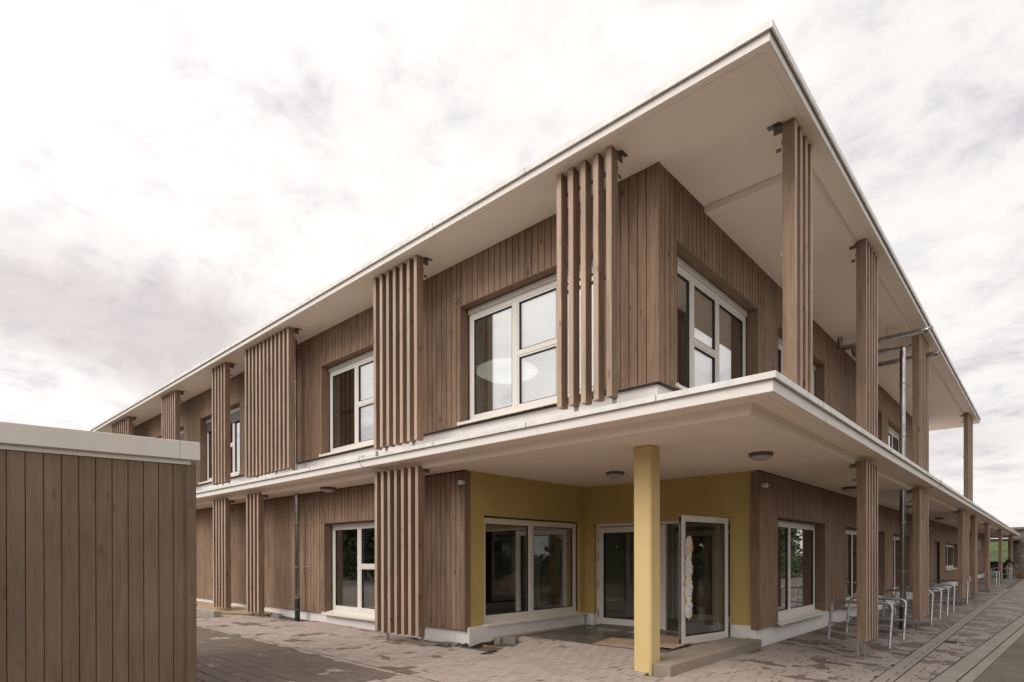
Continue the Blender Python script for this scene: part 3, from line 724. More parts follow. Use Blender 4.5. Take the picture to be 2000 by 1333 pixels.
while zz_ > .42:
    k_ = (1.86-zz_)/1.44; pts.append((uh+.006*math.sin(zz_*23), .09, zz_)); rr_.append(.036+.026*abs(math.sin(k_*PI*4))+random.uniform(-.007, .007)); zz_ -= .025
rr_[0] = .02; rr_[-1] = .006; rr_[-2] = .02
q.tube(pts, rr_, 10)
q.v = [tuple(Vector(v_)+Vector((random.uniform(-.011, .011), random.uniform(-.011, .011), random.uniform(-.006, .006)))) for v_ in q.v]
q.tube([(uh, .03, 1.74), (uh, .09, 1.72)], .03, 8); q.tube([(uh, .03, .62), (uh, .09, .60)], .034, 8)
hd = q.build('handle', 'bubble_wrap', ol, smooth=False, label='pull handle wrapped in bubble film')
q = MB(frl)
for z in (1.79, 1.5, 1.14, .78, .50): q.tube([(uh, .09, z-.022), (uh, .09, z+.022)], .047, 10)
q.build('tape_band', 'tape_yellow', ol, smooth=True)
q = MB(frl); q.box(uh-.022, uh+.022, .150, .156, 1.60, 1.72); q.build('sticker', 'orange_sticker', ol)
q = MB(frl); q.box(LL-.062, LL-.046, .0352, .038, 1.02, 1.06); q.build('keyhole', 'black_rubber', ol)
# vestibule: inner glazed screen
fri = lambda u, w, z: (-7.6+u, 13.1-w, .1+z)
isl = leaf(B, 'inner_door', 1.05, 2.1, lambda u, w, z: (-6.72+u, 13.1-w, .1+z)); leaf(B, 'inner_door', 1.05, 2.1, lambda u, w, z: (-5.6+u, 13.1-w, .1+z))
q = MB(); q.box(-6.8, -6.74, 13.05, 13.15, .1, 2.3); q.box(-5.66, -5.61, 13.05, 13.15, .1, 2.3); q.box(-4.5, -4.44, 13.05, 13.15, .1, 2.3); q.box(-6.8, -4.44, 13.05, 13.15, 2.3, 2.4)
q.build('inner_door_frame', 'window_frame_white', B)
q = MB(); q.box(-8.09, -6.81, 13.05, 13.15, .1, 2.84); q.box(-6.81, -4.3, 13.06, 13.14, 2.41, 2.84); q.build('inner_wall', 'interior_plaster', B)
q = MB(); q.tube([(-5.72, 13.0, 1.15), (-5.62, 13.0, 1.15)], .012); q.build('door_handle', 'galvanised_steel', isl)
# pendant lamp in the upper corner room
pl = empty('pendant_lamp', (-9.35, 9.6, 5.0), 'large pale oval pendant lamp inside the corner room upstairs', 'lamp')
LP = Vector((-8.38, 8.9, 5.46))
pl.location = LP
q = MB(); q.lathe(LP, [(.02, .21), (.25, .19), (.45, .125), (.6, .05), (.66, 0), (.6, -.05), (.45, -.125), (.25, -.19), (.02, -.21)], 40); q.build('lamp_shade', 'pendant_shade', pl, smooth=True)
q = MB(); q.tube([tuple(LP+Vector((0, 0, .1))), tuple(LP+Vector((0, 0, 1.54)))], .006, 6); q.build('lamp_cord', 'black_rubber', pl)

# column
q = MB(); q.box(-4.345, -4.07, 7.213, 7.49, -.2, 3.14)
q.build('column', 'column_plaster', B, bevel=.022)
# entrance slab, step, ramp pavers
q = MB(); q.box(-7.6, -4.3, 8.35, 10.78, -.1, .082); q.build('entrance_slab', 'wet_concrete', kind='structure')
q = MB(); q.box(-7.66, -7.45, 7.72, 10.60, -.1, .105); q.build('edging', 'step_concrete', kind='structure')
ramp_ = MB(); ramp_.poly([(-7.45, 7.14, -.02), (-4.07, 7.14, -.05), (-4.07, 8.36, .045), (-7.45, 8.36, .045)])
rp = ramp_.build('entrance_ramp', 'joint_sand', kind='structure')
rb = MB(); rp_z = lambda x, y: gz(x)+(.085-gz(x))*max(0, min(1, (y-7.06)/1.28))
yv = 7.06; r_ = 0
rstones = []
while yv < 8.33:
    xv = -6.9-(.1 if r_ % 2 else 0)+(-.55 if yv > 7.8 else 0)
    while xv < -4.07:
        xa, xb, ya, yb = max(xv, -7.44)+.005, min(xv+.2, -4.07)-.005, yv+.005, min(yv+.2, 8.345)-.005
        if xb-xa > .04 and not (xb > -4.36 and ya > 7.0 and yb < 7.5 and False): rstones.append((xa, xb, ya, yb))
        xv += .2
    yv += .2; r_ += 1
for (xa, xb, ya, yb) in rstones:
    s_ = MB(); v_ = [(xa, ya), (xb, ya), (xb, yb), (xa, yb)]
    s_.v = [(x, y, rp_z(x, y)-.06) for x, y in v_]+[(x, y, rp_z(x, y)) for x, y in v_]
    s_.f = [(3, 2, 1, 0), (4, 5, 6, 7), (0, 1, 5, 4), (1, 2, 6, 5), (2, 3, 7, 6), (3, 0, 4, 7)]; s_.t = [0]*6
    s_.build('paver', 'paver_stone', rp, bevel=.003, second=('joint_sand', lambda p: p.normal.z < .3))
st = empty('entrance_step', (-3.95, 8.9, 0), 'raised concrete edge step running from the yellow column to the east wall', 'step')
for y0, y1 in ((7.31, 8.30), (8.306, 9.30), (9.306, 10.64)):
    q = MB(); q.box(-4.068 if y0 < 7.4 else -4.07, -3.80, y0 if y0 > 7.4 else 7.26, y1, -.2, .122); q.build('step_block', 'step_concrete', st, bevel=.008)
q = MB(); q.box(-4.40, -4.075, 7.52, 10.62, -.1, .112); q.build('step_slab', 'step_concrete', st, bevel=.006)
def sheet(name, pts, z, th, m, label, cat, group=None):
    q = MB(); n = len(pts); q.v = [(x, y, z) for x, y in pts]+[(x, y, z+th+dz) for (x, y), dz in zip(pts, [0, .012, .0, .01, 0][:n])]
    q.f = [tuple(range(n))[::-1], tuple(range(n, 2*n))]+[(i, (i+1) % n, n+(i+1) % n, n+i) for i in range(n)]; q.t = [0]*(n+2)
    return q.build(name, m, label=label, cat=cat, group=group)
sheet('cardboard_sheet', [(-5.85, 8.38), (-4.98, 8.42), (-4.92, 9.35), (-6.0, 9.22)], .088, .004, 'cardboard', 'flat cardboard sheet on the wet slab left of the yellow column', 'cardboard')
sheet('cardboard_sheet', [(-5.3, 8.75), (-4.5, 8.72), (-4.62, 10.05), (-5.5, 9.98)], .106, .004, 'cardboard', 'flat cardboard sheet in the doorway right of the yellow column', 'cardboard')

# ------------------------------------------------------------------ slat screens
def slat_screen(side, u0, n, z0, z1, label, feet=(1, -1), pitch=.2045, w=.08, rails=True, foot_z=None):
    fr = south(6.35+.145) if side == 'S' else east(-2.405)
    du = 1
    root = empty('slat_screen', fr(u0+n*pitch/2, 0, z0), label, 'slat screen', 'vertical slat screens in front of the facade')
    cache = None
    for i in range(n):
        jz0, jz1 = z0+random.uniform(-.008, .008), z1+random.uniform(-.012, .0)
        q = MB(fr); q.box(u0+i*pitch, u0+i*pitch+w, 0, .145, jz0, jz1); q.build('slat', 'glazed_spruce_slat', root, bevel=.002, second=('slat_face_lit', (lambda p: p.normal.y < -.6) if side == 'S' else (lambda p: p.normal.x > .6)))
    if rails:
        H = z1-z0
        for zr in (z0+.12, z0+H*.5, z1-.25):
            q = MB(fr); q.box(u0-.0, u0+(n-1)*pitch+w, -.012, -.001, zr, zr+.05); q.build('rail', 'bracket_steel', root)
    # top brackets at both ends
    for uu in (u0-.014 if side == 'E' else u0+(n-1)*pitch+w+.001,):
        q = MB(fr); q.box(uu, uu+.012, -.10, .0, z1-.12, z1-.002); q.box(uu-.03 if side == 'E' else uu, uu+.05, -.17, -.02, z1-.006, z1+.002)
        q.build('bracket', 'bracket_steel', root)
        q = MB(fr); q.box(uu, uu+.012, -.07, -.01, z1-.34, z1-.30); q.build('clip', 'bracket_steel', root)
    for f in feet:
        i = f if f >= 0 else n+f
        q = MB(fr); zf = foot_z if foot_z is not None else gz(fr(u0+i*pitch, 0, 0)[0])-.01
        if side == 'S': q.box(u0+i*pitch+.005, u0+i*pitch+w-.005, .02, .03, zf, z0+.06)
        else:
            q.box(u0+i*pitch+.02, u0+i*pitch+.03, .0, .03, zf, z0+.03); q.box(u0+i*pitch+w+.02, u0+i*pitch+w+.03, .09, .12, zf, z0+.03)
        q.build('foot', 'galvanised_steel', root)
        if side == 'S':
            q = MB(fr); q.box(u0+i*pitch+.005, u0+i*pitch+w-.005, -.002, .019, z0-.0, z0+.055); q.build('foot_plate', 'galvanised_steel', root)
    return root
UZ0, UZ1, LZ0, LZ1 = 3.63, 6.838, .20, 3.19
slat_screen('S', -5.025, 5, 3.64, UZ1, 'upper five slat screen crossing the large corner window of the left facade', (1, 4), pitch=.2025, foot_z=3.458)
slat_screen('S', -9.415, 7, UZ0, UZ1, 'upper seven slat screen between the two large windows of the left facade', (1, 5), foot_z=3.458)
slat_screen('S', -15.10, 12, 3.62, UZ1, 'widest upper slat screen beside the steel downpipe on the left facade', (2, 7, 11), foot_z=3.458)
slat_screen('S', -17.26, 5, 3.62, UZ1, 'narrow upper slat screen in front of the window with half lowered blinds', (2, 4), foot_z=3.458)
slat_screen('S', -21.5, 7, 3.62, UZ1, 'upper slat screen second from the far left end, rising behind the shed roof', (2, 5), pitch=.198, foot_z=3.458)
slat_screen('S', -27.5, 9, 3.62, UZ1, 'farthest upper slat screen at the far left end of the roof', (2, 6), pitch=.27, foot_z=3.458)
slat_screen('S', -9.39, 7, LZ0, LZ1, 'large lower slat screen on the paving left of the yellow recess', (1, -1))
slat_screen('S', -15.04, 4, LZ0+.02, LZ1, 'lower four slat screen just left of the steel downpipe', (2, 3), foot_z=.08)
slat_screen('S', -17.22, 5, LZ0+.02, LZ1, 'lower slat screen next to the shed corner above the sand', (3, 4), pitch=.196, foot_z=.08)
slat_screen('E', 7.43, 4, UZ0, UZ1, 'nearest upper slat screen at the corner of the right facade', (), pitch=.205)
slat_screen('E', 11.05, 5, UZ0, UZ1, 'second upper slat screen of the right facade, left of the steel pipes', (), pitch=.2)
slat_screen('E', 16.35, 7, UZ0, UZ1, 'third upper slat screen of the right facade, behind the steel pipes', (), pitch=.215)
slat_screen('E', 27.05, 8, 3.6, UZ1, 'lone upper slat screen at the far end of the right facade against the sky', (), pitch=.22)
slat_screen('E', 11.07, 5, .17, LZ1, 'nearest lower slat screen of the right facade before the first bicycle stand', (0,), pitch=.2)
slat_screen('E', 16.37, 7, .14, LZ1, 'second lower slat screen of the right facade beside the downpipe', (0,), pitch=.205)
slat_screen('E', 25.2, 10, .12, LZ1, 'third and widest lower slat screen of the right facade', (0, 4), pitch=.235)
slat_screen('E', 29.6, 5, .10, LZ1, 'fourth lower slat screen of the right facade, close behind the widest one', (0, 3), pitch=.21)
slat_screen('E', 36.2, 5, .12, LZ1, 'fifth lower slat screen of the right facade', (0, 3), pitch=.21)
slat_screen('E', 45.9, 5, .12, LZ1, 'sixth lower slat screen of the right facade', (0, 3), pitch=.21)
slat_screen('E', 58.5, 5, .12, LZ1, 'last slat screen at the far end of the canopy', (0, 3), pitch=.21)

# ------------------------------------------------------------------ downpipes and overflow pipes
def downpipe(x, y, z0, z1, zblack, label, wallp, r=.05):
    root = empty('downpipe', (x, y, z0), label, 'downpipe', 'steel rainwater pipes')
    q = MB(); q.tube([(x, y, zblack), (x, y, z1)], r, 16); q.build('pipe', 'zinc_pipe', root, smooth=True)
    if zblack > z0+.1:
        q = MB(); q.tube([(x, y, z0), (x, y, zblack-.02), (x, y, zblack)], [r*1.22, r*1.22, r*1.15], 16); q.build('pipe_shoe', 'black_plastic', root, smooth=True)
        q = MB(); q.tube([(x, y, zblack), (x, y, zblack+.04)], r*1.25, 16); q.tube([(x, y, (z0+zblack)/2), (x, y, (z0+zblack)/2+.012)], r*1.27, 16); q.build('pipe_collar', 'galvanised_steel', root, smooth=True)
    for f in (.3, .72):
        z = zblack+(z1-zblack)*f
        q = MB(); q.tube([(x, y, z-.015), (x, y, z+.015)], r*1.14, 16); q.tube([(x, y, z), wallp(z)], .006, 6); q.build('pipe_clamp', 'galvanised_steel', root)
downpipe(-13.36, 6.85, .07, 3.14, .60, 'steel downpipe with black foot left of the lower window on the left facade', lambda z: (-13.2, YS, z))
downpipe(-13.45, 6.85, 3.47, 6.84, 3.47, 'upper steel downpipe right of the widest slat screen on the left facade', lambda z: (-13.3, YS, z))
downpipe(-2.56, 16.15, -.13, 3.14, .42, 'lower steel downpipe with black foot on the right facade', lambda z: (-2.41, 16.6, z), .062)
downpipe(-2.56, 16.15, 3.47, 6.42, 3.47, 'upper steel downpipe on the right facade below the overflow pipes', lambda z: (-2.42, 16.6, z), .062)
def spout(y, z, x0, x1, label, r=.06):
    root = empty('overflow_pipe', (x0, y, z), label, 'pipe', 'overflow pipes under the roof')
    n = 16; q = MB(); q.tube([(XE+.15, y, z+.33), (XE+.15, y, z+.02), (XE+.19, y, z), (x1-.15, y, z)], r, n, caps=False)
    # mitred mouth
    b_ = len(q.v)
    for k_ in range(n):
        v = q.v[b_-n+k_]; q.v.append((x1+.22*((v[2]-z)/r)*-.5 if False else x1-.12+.11*((v[2]-z)/r), v[1], v[2]))
    for k_ in range(n): q.f.append((b_-n+k_, b_-n+(k_+1) % n, b_+(k_+1) % n, b_+k_)); q.t.append(0)
    q.build('pipe', 'zinc_pipe', root, smooth=True)
    for xx in (-3.3, -2.75):
        q = MB(); q.tube([(xx, y, z+r), (xx, y, z+(.27 if z > 5 else .28))], .008, 6); q.tube([(xx-.015, y, z), (xx+.015, y, z)], r*1.15, 14); q.build('pipe_hanger', 'galvanised_steel', root)
spout(15.45, 6.50, -3.7, -1.88, 'nearer horizontal steel overflow pipe with slanted mouth under the roof edge')
spout(17.4, 6.50, -3.7, -1.93, 'farther horizontal steel overflow pipe under the roof edge')
q = MB(); q.tube([(-3.55, 16.2, 6.5), (-2.56, 16.15, 6.42)], .055, 14); q.tube([(-3.55, 16.2, 6.5), (-3.6, 16.2, 6.77)], .055, 14)
q.build('branch_pipe', 'zinc_pipe', smooth=True, label='short steel branch pipe feeding the upper downpipe of the right facade', cat='pipe')
spout(43., 2.86, -3.7, -2.0, 'steel overflow pipe under the far part of the lower canopy', .05)

# ------------------------------------------------------------------ ceiling lights, sensors
def ceiling_light(x, y, label, z=3.14, r=.17):
    root = empty('ceiling_light', (x, y, z), label, 'ceiling light', 'round ceiling lights under the canopy')
    q = MB(); q.lathe((x, y, z), [(r*.98, 0), (r, -.01), (r, -.05), (r*.93, -.055)], 32); q.build('rim', 'lamp_body_grey', root, smooth=True)
    q = MB(); q.lathe((x, y, z-.052), [(r*.9, 0), (r*.82, -.022), (r*.6, -.045), (r*.3, -.056), (.005, -.058)], 32); q.build('diffuser', 'lamp_glass', root, smooth=True)
ceiling_light(-5.89, 9.15, 'round ceiling light left of the yellow column')
ceiling_light(-3.21, 8.96, 'round ceiling light right of the yellow column, nearest the camera')
ceiling_light(-11.84, 6.80, 'round ceiling light under the canopy of the left facade')
ceiling_light(-3.33, 14.75, 'ceiling light half hidden behind the first lower slat screen of the right facade')
ceiling_light(-3.31, 21.6, 'ceiling light half hidden behind the second lower slat screen of the right facade')
ceiling_light(-3.33, 28.9, 'ceiling light right of the second lower slat screen of the right facade')
ceiling_light(-3.33, 36.5, 'farthest ceiling light under the right canopy')
def sensor(p, n, label):
    root = empty('motion_sensor', p, label, 'motion sensor', 'white motion sensors on the wooden corners')
    n = Vector(n); s = MB(); P0 = Vector(p)
    s.tube([tuple(P0), tuple(P0+n*.03)], .034, 16); s.build('base', 'sensor_white', root, smooth=True)
    s = MB(); prof = [(.0, -.042), (.03, -.035), (.045, -.015), (.048, .0), (.045, .015), (.03, .033), (.0, .04)]
    s.lathe(tuple(P0+n*.07), [(max(r_, .002), z) for r_, z in prof], 20); s.build('head', 'sensor_white', root, smooth=True)
    s = MB(); s.lathe(tuple(P0+n*.07+Vector((0, 0, -.006))), [(.0485, 0), (.0485, .008)], 20); s.build('lens_band', 'lamp_body_grey', root)
sensor((-7.69, YS, 2.91), (0, -1, 0), 'white motion sensor on the wood left of the yellow recess')
sensor((XE, 10.80, 2.87), (1, 0, 0), 'white motion sensor on the wood right of the yellow recess')
sensor((XE, 30.6, 2.80), (1, 0, 0), 'small white motion sensor on the far right wall above the side door')
# cables
q = MB(); q.tube([(-9.35, 6.12, 3.47), (-9.45, 6.06, 3.46), (-9.47, 6.06, 3.38), (-9.42, 6.09, 3.27), (-9.3, 6.2, 3.245), (-9.1, 6.33, 3.24), (-8.9, 6.36, 3.2)], .004, 6)
q.build('cable', 'black_rubber', label='thin dark cable hanging over the canopy edge above the large lower slat screen', cat='cable')
q = MB(); q.tube([(-2.0, 17.6, 3.47), (-1.99, 17.6, 3.36), (-2.05, 17.58, 3.27), (-2.2, 17.3, 3.25), (-2.3, 17.0, 3.2)], .005, 6)
q.build('cable', 'black_rubber', label='thin dark cable hanging over the canopy edge of the right facade', cat='cable')
q = MB(); q.tube([(-8.93, 6.105, 3.47), (-8.93, 6.2, 3.6), (-8.93, 6.34, 3.66)], .003, 6); q.box(-8.97, -8.90, 6.09, 6.10, 3.42, 3.5)
q.build('earthing_clip', 'galvanised_steel', label='grey metal clip on the canopy flashing below the seven slat screen', cat='clip')

# ------------------------------------------------------------------ bicycle stands
def hoop(y, label, x0=-3.28, x1=-2.24):
    root = empty('bicycle_stand', (x0/2+x1/2, y, gz(x0)), label, 'bicycle stand', 'galvanised bicycle stands along the right facade')
    ln = .30; r = .11; zt = .69; q = MB(); pts = []
    def P(x, h): zb = gz(x)-.01 if True else 0; return (x, y+ln*(h/.75), h+gz(x0 if x < (x0+x1)/2 else x1)*(1-h/.75) if h < .7 else h)
    zl, zr = gz(x0), gz(x1)
    def Q(x, z, zb): return (x, y+ln*(z-zb)/(zt-zb), z)
    pts.append(Q(x0, zl, zl))
    pts.append(Q(x0, zt-r, zl))
    for k_ in range(1, 6):
        a_ = PI-(PI/2)*k_/6; pts.append(Q(x0+r+r*math.cos(a_), zt-r+r*math.sin(a_), zl))
    pts.append(Q(x0+r, zt, zl)); pts.append(Q(x1-r, zt, zr))
    for k_ in range(1, 6):
        a_ = PI/2-(PI/2)*k_/6; pts.append(Q(x1-r+r*math.cos(a_), zt-r+r*math.sin(a_), zr))
    pts.append(Q(x1, zt-r, zr)); pts.append(Q(x1, zr, zr))
    q.tube(pts, .029, 12); q.build('hoop', 'galvanised_steel', root, smooth=True)
    q = MB(); zc = .27; q.tube([Q(x0, zc, zl), Q(x1, zc, zr)], .019, 10); q.build('crossbar', 'galvanised_steel', root, smooth=True)
    for x, zb in ((x0, zl), (x1, zr)):
        q = MB(); q.lathe((x, y, zb), [(.062, 0), (.062, .007), (.03, .011)], 16); q.build('base_plate', 'galvanised_steel', root)
hl_ = ['nearest bicycle stand, before the first lower slat screen', 'second bicycle stand, seen right behind the first lower slat screen', 'third bicycle stand, emerging right of the second lower slat screen',
       'fourth bicycle stand, just right of the second lower slat screen', 'fifth bicycle stand between the second and the widest slat screen', 'sixth bicycle stand, last before the widest slat screen',
       'seventh bicycle stand, half hidden behind the widest slat screen', 'bicycle stand at the far end, left of the sixth slat screen', 'second far bicycle stand left of the sixth slat screen',
       'nearer of the two last bicycle stands beside the standing person', 'very last bicycle stand beside the standing person']
for y, lb in zip((12.8, 14.2, 17.9, 19.45, 20.95, 22.4, 26.3, 41., 43.2, 54.5, 57.), hl_): hoop(y, lb)

# ------------------------------------------------------------------ corner pit, loose stones, sand, pole
q = MB(); q.box(-8.95, -6.70, 6.70, 7.14, -.3, -.03); q.box(-7.62, -6.72, 7.14, 7.75, -.3, -.02)
# leave pit hole open: gravel in pieces
q = MB()
gx0, gx1 = -9.0, -6.68
nx, ny = 40, 20
def gsurf(x, y):
    z = .0+.02*math.sin(x*9)*math.cos(y*11)
    if -7.72 < x < -7.02 and 6.90 < y < 7.42: z = -.27
    return z-.03
vs = {}
for i in range(nx+1):
    for j in range(ny+1):
        x = gx0+(gx1-gx0)*i/nx; y = 6.72+1.1*j/ny; vs[i, j] = len(q.v); q.v.append((x, y, gsurf(x, y)+random.uniform(-.006, .006)))
for i in range(nx):
    for j in range(ny): q.f.append((vs[i, j], vs[i+1, j], vs[i+1, j+1], vs[i, j+1])); q.t.append(0)
q.build('gravel_bed', 'gravel', kind='stuff')
pf = empty('pit_frame', (-7.35, 7.15, -.1), 'small open pit with a plywood frame at the plinth corner', 'pit')
for (a0, a1, b0, b1, mt_) in ((-7.76, -7.02, 6.86, 6.885, 'plywood'), (-7.62, -7.0, 7.43, 7.455, 'plywood'), (-7.02, -6.995, 6.86, 7.43, 'black_plastic'), (-7.78, -7.755, 6.86, 7.08, 'plywood')):
    q = MB(); q.box(a0, a1, b0, b1, -.3, .0 if mt_ == 'plywood' else .0); q.build('frame_board', mt_, pf)
q = MB(); q.tube([(-7.62, 6.95, -.06), (-7.5, 6.97, -.03), (-7.35, 7.0, -.03), (-7.2, 7.06, -.08)], [.015, .03, .03, .02], 10); q.build('green_hose', 'green_hose', smooth=True, label='green plastic hose lying in the pit', cat='hose')
q = MB(); q.tube([(-7.74, 7.02, .07), (-7.79, 6.96, .03), (-7.80, 6.9, -.05), (-7.7, 6.95, -.1), (-7.55, 7.0, -.06), (-7.4, 6.97, -.02), (-7.25, 7.1, -.1)], .007, 8); q.build('cable', 'black_rubber', smooth=True, label='black cable running down the plinth corner into the pit', cat='cable')
# dimpled membrane against the plinth
q = MB(); prev = None
for i in range(25):
    y = 7.10+i*.06; h = .02+.07*max(0, min(1, (y-7.25)/.7))*(1 if y < 8.0 else max(0, (8.55-y)/.55))+.012*math.sin(y*13)
    cur = ((-7.60+.012*math.sin(y*40), y, -.2), (-7.595+.01*math.sin(y*37), y, h))
    if prev: q.poly([prev[0], cur[0], cur[1], prev[1]])
    prev = cur
prev = None
for i in range(10):
    x = -7.62-i*.035; h = .06-.0*i+.01*math.sin(i)
    cur = ((x, 7.09, -.2), (x, 7.095, h-.004*i))
    if prev: q.poly([prev[0], cur[0], cur[1], prev[1]])
    prev = cur
mo = q.build('drainage_membrane', 'dimple_sheet', label='dark dimpled drainage membrane curling along the foot of the white plinth', cat='membrane')
md = mo.modifiers.new('t', 'SOLIDIFY'); md.thickness = .006
def block(x, y, z, sx, sy, sz, rot, label, m='loose_stone'):
    q = MB(); q.box(-sx/2, sx/2, -sy/2, sy/2, 0, sz); me = q.mesh('stone_block', m, bevel=.007)
    o = bpy.data.objects.new('stone_block', me); o.location = (x, y, z); o.rotation_euler = (random.uniform(-.05, .05), random.uniform(-.05, .05), rot); COL.objects.link(o)
    tagp(o, label, 'stone block', 'loose stone blocks near the walls')
block(-8.12, 7.03, -.05, .24, .16, .095, .05, 'dark loose block left of the plinth corner, nearer the slat screen foot')
block(-7.87, 7.03, -.045, .18, .12, .10, -.1, 'dark loose block touching the plinth corner from the left')
block(-8.38, 7.0, -.04, .22, .14, .07, .3, 'flat dark loose block beside the foot of the large lower slat screen')
block(-7.28, 7.84, -.02, .30, .11, .15, .03, 'upright grey block right of the pit')
block(-6.85, 8.22, .0, .50, .08, .10, .12, 'dark long block lying behind the upright grey block')
block(-13.9, 6.62, .09, .34, .17, .09, .15, 'dark block on the paving left of the black downpipe foot')
block(-2.75, 15.1, -.1, .55, .14, .07, -.35, 'dark stone lying behind the second bicycle stand')
block(-2.5, 36.0, -.13, .6, .3, .08, .1, 'dark block at the foot of the fifth lower slat screen')
q = MB(); q.box(-26, -15.2, 5.62, 5.80, -.1, .27); o = q.build('kerb_wall', 'concrete_kerb', label='low concrete kerb beside the shed corner', cat='kerb', bevel=.01)
q = MB(); nx, ny = 40, 8; vs = {}
for i in range(nx+1):
    for j in range(ny+1):
        x = -26+11.3*i/nx; y = 5.8+1.33*j/ny; vs[i, j] = len(q.v); q.v.append((x, y, .12+.05*(j/ny)+random.uniform(-.012, .012)-max(0, x+16)*.04))
for i in range(nx):
    for j in range(ny): q.f.append((vs[i, j], vs[i+1, j], vs[i+1, j+1], vs[i, j+1])); q.t.append(0)
q.build('sand_bed', 'sand', kind='stuff', smooth=True)
q = MB(); q.tube([(-18.6, 4.9, .14), (-14.5, 6.75, .15)], .035, 12); q.build('pole', 'step_concrete', smooth=True, label='grey pole lying on the paving below the lower slat screens', cat='pole')
q = MB(); q.tube([(-18.9, 5.9, .30), (-18.5, 6.0, .36), (-18.1, 6.05, .33), (-17.7, 6.1, .25), (-18.2, 6.2, .22)], .02, 8); q.build('hose', 'black_rubber', smooth=True, label='black hose coiled on the sand behind the kerb', cat='hose')
q = MB(); q.box(-1.71, -1.39, 14.52, 14.93, gz(-1.55)-.03, gz(-1.55)-.008)
dr = q.build('drain', 'drain_grate', label='square black drain grate in the paving past the slat screens', cat='drain')
q = MB()
for i in range(9): q.box(-1.69, -1.41, 14.55+i*.042, 14.57+i*.042, gz(-1.55)-.008, gz(-1.55)+.002)
q.build('grate_bar', 'drain_grate', dr)

# ------------------------------------------------------------------ shed on the left
ang = R(80.6); sdv = Vector((math.cos(ang), math.sin(ang), 0)); sn = Vector((sdv.y, -sdv.x, 0))   # outward (+x side)
DS = 6.35
E0 = rt*0
tx = (384-PPX)/FPX
S0 = Vector((CAMP.x, CAMP.y, 0))+(Vector((rt.x, rt.y, 0))*tx+Vector((fwd.x, fwd.y, 0)))*DS; S0.z = 0
frs = lambda u, w, z: tuple(S0+sdv*u+sn*w+Vector((0, 0, z)))
SH = empty('shed', tuple(S0-sdv*3), 'flat roofed shed clad in grey brown vertical boards with a pale metal roof edge', 'shed')
zt_ = 1.6+(PPY-911)/FPX*DS
q = MB(frs); q.box(-8, -.03, -3.4, -.03, 0, zt_+.01); q.build('shed_wall', 'shed_groove', SH)
u = 0.; i = 0
while u > -8:
    wbd = .134; b_ = MB(frs); h = .0018; c = .0035
    ua, ub = u-wbd+h, u-h
    pr = [(ua, -.028), (ua, -c), (ua+c, 0), (ub-c, 0), (ub, -c), (ub, -.028)]
    for z in (0.02, zt_):
        for (uu, w) in pr: b_.v.append(frs(uu, w, z))
    b_.f = [(0, 1, 7, 6), (1, 2, 8, 7), (2, 3, 9, 8), (3, 4, 10, 9), (4, 5, 11, 10), (5, 0, 6, 11), (0, 1, 2, 3, 4, 5), (6, 7, 8, 9, 10, 11)]; b_.t = [0]*8
    b_.build('board', 'shed_board', SH, second=('shed_groove', lambda p: abs(p.normal.dot(sn)) < .85 and abs(p.normal.z) < .5))
    u -= wbd if i else .085
    i += 1
zf0 = 1.6+(PPY-902)/FPX*DS; zf1 = 1.6+(PPY-867)/FPX*DS
q = MB(frs); q.box(-8.2, -.055, -3.4, .012, zt_+.0, zf0+.01); q.build('lower_trim', 'shed_fascia_metal', SH)
q = MB(frs); q.box(-8.2, -.160, -3.5, .05, zf0, zf1); q.build('roof_edge', 'shed_fascia_metal', SH, bevel=.004)
q = MB(frs); q.box(-.158, .03, -3.5, .0515, zf0, zf1); q.build('roof_edge', 'shed_fascia_metal', SH, bevel=.004)

# ------------------------------------------------------------------ far right end
q = MB(); nx, ny = 30, 12; vs = {}
for i in range(nx+1):
    for j in range(ny+1):
        x = -45+70*i/nx; y = 72+40*j/ny; vs[i, j] = len(q.v); q.v.append((x, y, -.33+4.3*(j/ny)**.8*min(1, max(.0, (12-x)/14))+random.uniform(-.15, .15)*(1 if j else 0)))
for i in range(nx):
    for j in range(ny): q.f.append((vs[i, j], vs[i+1, j], vs[i+1, j+1], vs[i, j+1])); q.t.append(0)
q.build('grass_bank', 'meadow', kind='structure', smooth=True)
# rough stone wall building at the far right
sb = empty('far_building', (2.8, 67, 0), 'weathered grey brown building beyond the end of the canopy', 'building')
q = MB(); q.box(-2.9, 9, 68, 74, -.3, 3.9); wl_ = q.build('wall', 'stone_wall', sb)
for (a0, a1, b0, b1) in ((-2.5, -2.1, 1.0, 1.7), (-1.9, -1.5, 2.2, 2.8), (-2.6, -2.2, 2.6, 3.1), (1.2, 1.9, 1, 2)):
    q = MB(); q.box(a0, a1, 67.93, 68, b0, b1); q.build('window', 'interior_dark', sb)
q = MB(); q.box(-3.0, 9.2, 67.7, 74, 3.9, 4.1); q.build('roof', 'lamp_body_grey', sb)
q = MB(); q.box(-4.6, -2.0, 66.9, 70, 2.9, 3.1); q.build('far_shelter_roof', 'lamp_body_grey', label='low dark shelter roof past the end of the canopy', cat='shelter')
def heap(name, cx_, cy_, r, h, m, label, cat):
    q = MB(); nr, na = 7, 22; c = len(q.v)
    for i in range(nr+1):
        for k_ in range(na):
            rr = r*i/nr*(1+.16*math.sin(k_*1.7)+.1*random.random()); th = 2*PI*k_/na
            q.v.append((cx_+rr*math.cos(th), cy_+rr*math.sin(th), -.18+h*(1-(i/nr)**1.4)*(1+random.uniform(-.16, .16)) if i < nr else -.25))
    for i in range(nr):
        for k_ in range(na): q.f.append((i*na+k_, i*na+(k_+1) % na, (i+1)*na+(k_+1) % na, (i+1)*na+k_)); q.t.append(0)
    return q.build(name, m, label=label, cat=cat)
